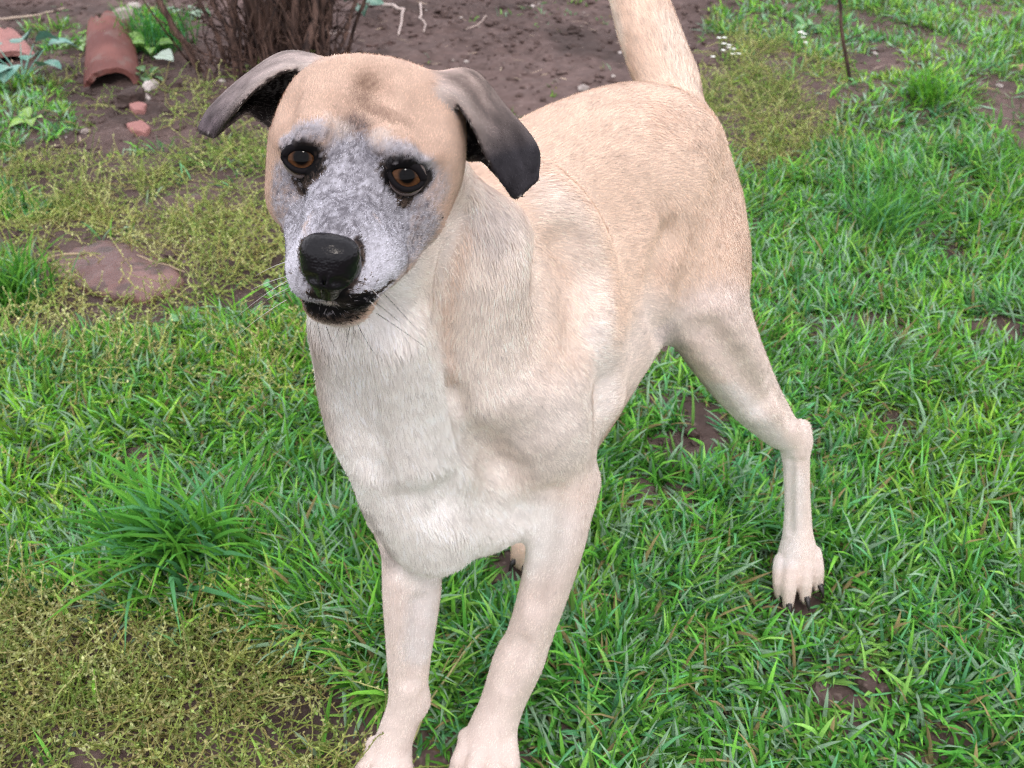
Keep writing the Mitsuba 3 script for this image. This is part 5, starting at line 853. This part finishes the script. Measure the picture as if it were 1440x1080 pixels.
def coat(p, n, r):
    """hair colour at skin points p: broad colours, then marks, then the grizzled face"""
    N = len(p); q = p * 1.0
    c = np.tile(TAN, (N, 1)) * (0.92 + 0.2 * (meshkit.fbm(q * 14, 2, 51) - 0.5))[:, None]
    h = p - HO; lr, lu, lf = h @ HR, h @ HU, h @ HF
    head = np.clip((0.135 - np.linalg.norm(np.c_[lr, lu + 0.01, lf + 0.02], axis=1)) / 0.03, 0, 1)[:, None]
    c = c * (1 - head) + head * np.array([0.56, 0.40, 0.305])
    under = np.clip((-n[:, 2] - 0.35) / 0.4, 0, 1)[:, None] * (p[:, 2:3] > 0.2); c = c * (1 - under) + under * np.array([0.74, 0.69, 0.65])
    w, s, which, nn, al, rim = ear_info(p)
    for tr, r_, s_, col, a_ in paint_trees:
        m = (soft(tr, p, r_, s_) * a_)
        if r_ < 0.02 and s_ < 0.02: m = np.clip(m + r.uniform(-0.5, 0.5, N) * (0.5 if col.mean() > 0.05 else 0.28) * (m > 0.03) * (m < 0.97), 0, 1)
        m = m[:, None]; c = c * (1 - m) + m * col
    g = np.zeros(N)
    for tr, r_, s_, a_ in griz_trees: g = np.maximum(g, soft(tr, p, r_, s_) * a_)
    dark = (c.mean(1) < 0.10)
    clump = meshkit.fbm(q * 260, 2, 53) - 0.5; blot = meshkit.fbm(q * 60, 2, 54) - 0.5; pick = r.uniform(0, 1, N) < g * 1.15
    side_ = np.clip((np.abs(lr - 0.004) - 0.010) / 0.012, 0, 1) * np.clip((lf - 0.035) / 0.025, 0, 1)
    wh = np.clip(0.36 - 0.24 * np.exp(-((lr - 0.004) / 0.011) ** 2) * np.clip((lf - 0.015) / 0.03, 0, 1) + 0.60 * side_ + 0.22 * blot + 0.6 * clump + r.normal(0, 0.25, N), 0, 1)[:, None]
    gc = np.array([0.155, 0.148, 0.165]) * (1 - wh) + np.array([0.64, 0.635, 0.69]) * wh
    gm = np.clip(g * 1.1 + r.uniform(-0.28, 0.28, N) * (g > 0.02) * (g < 0.9), 0, 1)[:, None] * (~dark)[:, None]; c = c * (1 - gm) + gc * gm
    fl2 = (c.mean(1) < 0.03) & (r.uniform(0, 1, N) < 0.07); c[fl2] = np.array([0.20, 0.19, 0.20])
    eo = w > 0
    if eo.any():
        inner = (np.einsum('ij,ij->i', n, nn) * np.where(which == 0, EAR_SIGN[0], EAR_SIGN[1])) < 0
        t = np.clip((s - 0.10) / np.where(which == 0, 0.8, 0.66), 0, 1)[:, None]
        out0 = np.where((which == 0)[:, None], np.array([0.46, 0.385, 0.35]), np.array([0.43, 0.335, 0.29]))
        out1 = np.where((which == 0)[:, None], np.array([0.105, 0.085, 0.092]), np.array([0.030, 0.028, 0.032]))
        oc = out0 * (1 - t ** 0.8) + out1 * t ** 0.8
        oc = oc * ((0.45 + 1.2 * meshkit.fbm(q * 75, 3, 55)) * (0.55 + 0.9 * meshkit.fbm(np.c_[s * 7, rim * 20, which * 3.0], 2, 57)))[:, None]
        ic = np.where((r.uniform(0, 1, N) < 0.10 + 0.40 * np.exp(-((rim - 0.55) / 0.16) ** 2))[:, None], np.array([0.34, 0.32, 0.30]), np.array([0.05, 0.042, 0.04]))
        b = np.clip(s / 0.10, 0, 1)[:, None]; ec = np.where(inner[:, None], ic, oc); rm = np.clip((0.10 - rim) / 0.10, 0, 1)[:, None] * (~inner)[:, None] * (1 - t) * 0.6; ec = ec * (1 - rm) + rm * np.array([0.58, 0.50, 0.45])
        c = np.where(eo[:, None], c * (1 - b) + ec * b, c)
    for E_, A_, X_, Y_ in EYES:
        g_ = p - np.array(E_); el = ((g_ @ np.array(X_)) / 0.0150) ** 2 + ((g_ @ np.array(Y_) + 0.0022) / 0.0122) ** 2 + (g_ @ np.array(A_) < 0) * 9
        m = np.clip((1.15 - el + r.uniform(-0.35, 0.35, N)) / 0.4, 0, 1)[:, None]; c = c * (1 - m) + m * np.array([0.006, 0.0055, 0.006])
    return np.clip(c, 0.004, 0.9)
EAR_SIGN = []
for e in ear_pts:
    ds = np.gradient(e, axis=0); dt = np.gradient(e, axis=1); Nn = unit(np.cross(ds, dt)); a, b = e.shape[0] // 2, e.shape[1] // 4
    EAR_SIGN.append(1.0 if Nn[a, b] @ (e[a, b] - e[a].mean(0)) > 0 else -1.0)
rs = np.random.default_rng(101)
tag('dog', 'tan and cream short haired dog with greying muzzle, black nose and dark drooping ears', 'dog')
put('body', (bv, bf), 'skin_mat', color=coat(bv, bn, rs) * 0.85, normals=bn, parent='dog')

# ---- nose, eyes, claws, whiskers
nch = [(spline(np.array(q), n), k, sg) for q, k, n, sg in NOSE]; nc = HO + HR * 0.0045 - HU * 0.033 + HF * 0.085
nv, nf = surface_net(lambda p: sdf(p, nch), nc - 0.034, nc + 0.034, 0.0010); nv = relax(nv, nf, 2)
nv0 = nv.copy(); nn_ = vnormals(nv, nf); nv = nv + nn_ * ((meshkit.noise(nv * 700, 4) - 0.5) * 0.00035)[:, None]
put('nose', (nv, nf), 'nose_mat', normals=vnormals(nv, nf), parent='dog')
for E_, A_, X_, Y_ in EYES:
    E_, A_ = np.array(E_), np.array(A_); ico = trimesh.creation.icosphere(5); d = np.array(ico.vertices); v = E_ + d * 0.0135
    ang = np.degrees(np.arccos(np.clip(d @ A_, -1, 1))); az_ = np.arctan2(d @ np.array(Y_), d @ np.array(X_))
    fib = meshkit.noise(np.c_[np.cos(az_) * 9, np.sin(az_) * 9, ang * 0.06], 5)[:, None]
    iris = np.array([0.085, 0.038, 0.016]) * (0.55 + 0.75 * fib); iris = iris * np.clip(1.25 - (np.abs(ang - 30) / 18) ** 2, 0.25, 1)[:, None]
    pu = np.clip((ang - 19) / 9, 0, 1)[:, None]; c = iris * pu + 0.0015 * (1 - pu); c = np.where((ang > 45)[:, None], np.array([0.035, 0.022, 0.018]), c); c = np.where((ang > 56)[:, None], np.array([0.16, 0.13, 0.12]), c)
    put('eye', (v, np.array(ico.faces)), 'eye_mat', color=c, normals=d, parent='dog')
for q_ in LIDS:
    q_ = spline(np.array(q_), 3); up_ = np.clip((q_[:, 3] - 0.0018) / 0.0006, 0, 1); tv, tf = tube(q_[:, :3], 0.0019 + 0.0007 * up_, 9, False)
    put('eyelid', (tv, tf), 'skin_mat', color=np.tile([0.008, 0.007, 0.008], (len(tv), 1)), parent='dog')
for b, d in CLAWS:
    b, d = np.array(b), np.array(d); fwd = unit(np.array([d[0], d[1], 0.0])); t = np.linspace(0, 1, 8)[:, None]
    path = b + fwd * 0.002 + fwd * t * 0.014 + np.array([0, 0, 1]) * (0.004 - 0.002 * t - 0.010 * t * t); path[:, 2] = np.maximum(path[:, 2], 0.001)
    put('claw', tube(path, 0.0040 * (1 - t[:, 0] ** 2 * 0.85), 8), 'claw_mat', parent='dog')
r = np.random.default_rng(111)
for sd in (-1, 1):
    for j in range(8):
        a = HO + HR * (sd * (0.026 + r.uniform(-0.004, 0.004)) + 0.0045) + HU * (-0.046 - 0.006 * (j % 4) + r.uniform(-0.002, 0.002)) + HF * (0.074 - 0.007 * (j // 2) + r.uniform(-0.003, 0.003))
        t = np.linspace(0, 1, 10)[:, None]; L_ = r.uniform(0.025, 0.055)
        path = a + L_ * (t * (HR * sd * 0.75 + HF * 0.25 - HU * r.uniform(0.2, 0.6)) + t * t * (-HF * 0.35 - HU * 0.25))
        tv, tf = tube(path, np.linspace(0.00022, 0.00008, 10), 4); put('whisker', (tv, tf), 'skin_mat', color=np.tile([0.55, 0.53, 0.52] if r.uniform() < 0.6 else [0.03, 0.03, 0.03], (len(tv), 1)), parent='dog')
for j in range(7):
    a = HO + HR * (r.uniform(-0.012, 0.02)) + HU * -0.086 + HF * (0.058 - 0.006 * j); t = np.linspace(0, 1, 9)[:, None]
    path = a + r.uniform(0.018, 0.035) * (t * (-HU + HR * r.normal(0, 0.2)) + t * t * -HF * 0.3); tv, tf = tube(path, np.linspace(0.0002, 0.00008, 9), 4)
    put('whisker', (tv, tf), 'skin_mat', color=np.tile([0.05, 0.045, 0.045], (len(tv), 1)), parent='dog')

# ---- the coat: short hairs laid along the flow of the body
fs, fd, fl_ = [], [], []
def flow(q, ln, rev=False):
    q = resample(q, 0.012); q = q[::-1] if rev else q
    if len(q) > 2: fs.append(q); fd.append(unit(np.gradient(q, axis=0))); fl_.append(np.full(len(q), ln))
for q, ln in FLOW: flow(np.array(q), ln)
for k, (q, ln) in enumerate(((0, 0.016), (1, 0.014), (2, 0.014), (3, 0.018), (4, 0.014), (5, 0.014), (6, 0.015), (7, 0.018), (8, 0.008), (10, 0.008), (12, 0.010), (14, 0.010), (15, 0.022))):
    flow(chains[q][0][:, :3], ln, q in (6, 7))
flow(np.array([HO + HF * 0.07 - HU * 0.03, HO + HU * 0.0 - HF * 0.02, HO - HF * 0.12]), 0.006)
fs, fd, fl_ = np.vstack(fs), np.vstack(fd), np.concatenate(fl_); ft = cKDTree(fs)
tri = bv[bf]; fnrm = np.cross(tri[:, 1] - tri[:, 0], tri[:, 2] - tri[:, 0]); area = np.linalg.norm(fnrm, axis=1) / 2; fnu = unit(fnrm); cen = tri.mean(1)
hd = np.linalg.norm(cen - HO + HF * 0.02, axis=1) < 0.13
toward = np.einsum('ij,ij->i', fnu, unit(np.array([0, 0, EYE_Z]) - cen)) > -0.15
dens = np.where(toward, 1.0, 0.4) * np.where(hd, HAIR_HEAD, HAIR_BODY)
lam = area * dens; cnt = np.floor(lam + rs.uniform(0, 1, len(lam))).astype(int); i = np.repeat(np.arange(len(bf)), cnt); N = len(i)
u1, u2 = np.sqrt(rs.uniform(0, 1, N)), rs.uniform(0, 1, N); w3 = np.stack([1 - u1, u1 * (1 - u2), u1 * u2], 1)
hp = np.einsum('nk,nkj->nj', w3, bv[bf[i]]); hn = unit(np.einsum('nk,nkj->nj', w3, bn[bf[i]]))
ok = np.ones(N, bool)
for E_, A_, X_, Y_ in EYES:
    g_ = hp - np.array(E_); ok &= ((g_ @ np.array(X_)) / 0.0122) ** 2 + ((g_ @ np.array(Y_)) / 0.0096) ** 2 + (g_ @ np.array(A_) < 0) * 9 > 1
ok &= sdf(hp, nch) > 0.0008
ok &= hp[:, 2] > 0.004
hp, hn = hp[ok], hn[ok]; N = len(hp)
d8, i8 = ft.query(hp, k=8); w8 = 1 / (d8 ** 2 + 1e-5) ** 1.5; w8 /= w8.sum(1, keepdims=True)
hdir = np.einsum('nk,nkj->nj', w8, fd[i8]); hl = (w8 * fl_[i8]).sum(1)
ew, es, ewh, enn, eal, erim = ear_info(hp); m = ew > 0
hdir[m] = eal[m]; hl[m] = 0.0036
inner = m & ((np.einsum('ij,ij->i', hn, enn) * np.where(ewh == 0, EAR_SIGN[0], EAR_SIGN[1])) < 0); hl[inner] = 0.007
hdir = unit(hdir + rs.normal(0, 0.10, (N, 3)) + (np.stack([meshkit.noise(hp * 45, 60 + k) for k in range(3)], 1) - 0.5) * 0.42)
hdir = unit(hdir - hn * np.einsum('ij,ij->i', hdir, hn)[:, None])
hl = hl * 0.58 * rs.uniform(0.7, 1.25, N); lift = rs.uniform(0.035, 0.125, N) * np.where(hl > 0.012, 1.0, 1.1)
hc = coat(hp, hn, rs)
gz_ = np.zeros(N)
for tr, r_, s_, a_ in griz_trees: gz_ = np.maximum(gz_, soft(tr, hp, r_, s_))
hl = hl * (1 - 0.35 * gz_)
mott = meshkit.fbm(hp * 95, 2, 71); tone = 1 + (mott - 0.5) * 0.42 + rs.normal(0, 0.05, N)
tone = tone + np.where(rs.uniform(0, 1, N) < 0.14, 0.14, 0) - np.where(rs.uniform(0, 1, N) < 0.12, 0.16, 0) + m * rs.normal(0, 0.16, N); isd = hc.mean(1) < 0.2; tone = np.where(isd, 1 + (tone - 1) * 1.6, tone)
hc = np.clip(hc * tone[:, None], 0.003, 0.92)
side = unit(np.cross(hdir, hn)); ws = (np.where(hl < 0.0055, 0.00030, 0.00046) * rs.uniform(0.7, 1.3, N))[:, None]
l = hl[:, None]; lf_ = lift[:, None]
p0 = hp - hn * 0.0004; p1 = hp + hdir * l * 0.55 + hn * l * lf_ * 0.75; p2 = hp + hdir * l + hn * l * lf_ * 0.95 + rs.normal(0, 0.0006, (N, 3))
nd = unit(hn + hdir * 0.10); V = np.stack([p0 - side * ws, p0 + side * ws, p1 - side * ws * 0.8, p1 + side * ws * 0.8, p2], 1).reshape(-1, 3)
NN = np.stack([unit(hn - side * 0.35), unit(hn + side * 0.35), unit(nd - side * 0.35), unit(nd + side * 0.35), nd], 1).reshape(-1, 3)
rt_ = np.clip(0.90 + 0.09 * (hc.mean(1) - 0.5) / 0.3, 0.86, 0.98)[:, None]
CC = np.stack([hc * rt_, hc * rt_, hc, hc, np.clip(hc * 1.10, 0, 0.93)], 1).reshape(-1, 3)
FF = (np.arange(N)[:, None, None] * 5 + np.array([[0, 1, 3], [0, 3, 2], [2, 3, 4]])[None]).reshape(-1, 3)
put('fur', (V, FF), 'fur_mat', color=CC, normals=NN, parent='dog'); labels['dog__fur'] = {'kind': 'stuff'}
print('hairs', N, 'body', len(bf), 'tris', sum(len(meshkit.WRITTEN[d_['filename']][1]) for d_ in scene.values() if d_.get('type') == 'ply'), file=sys.stderr)
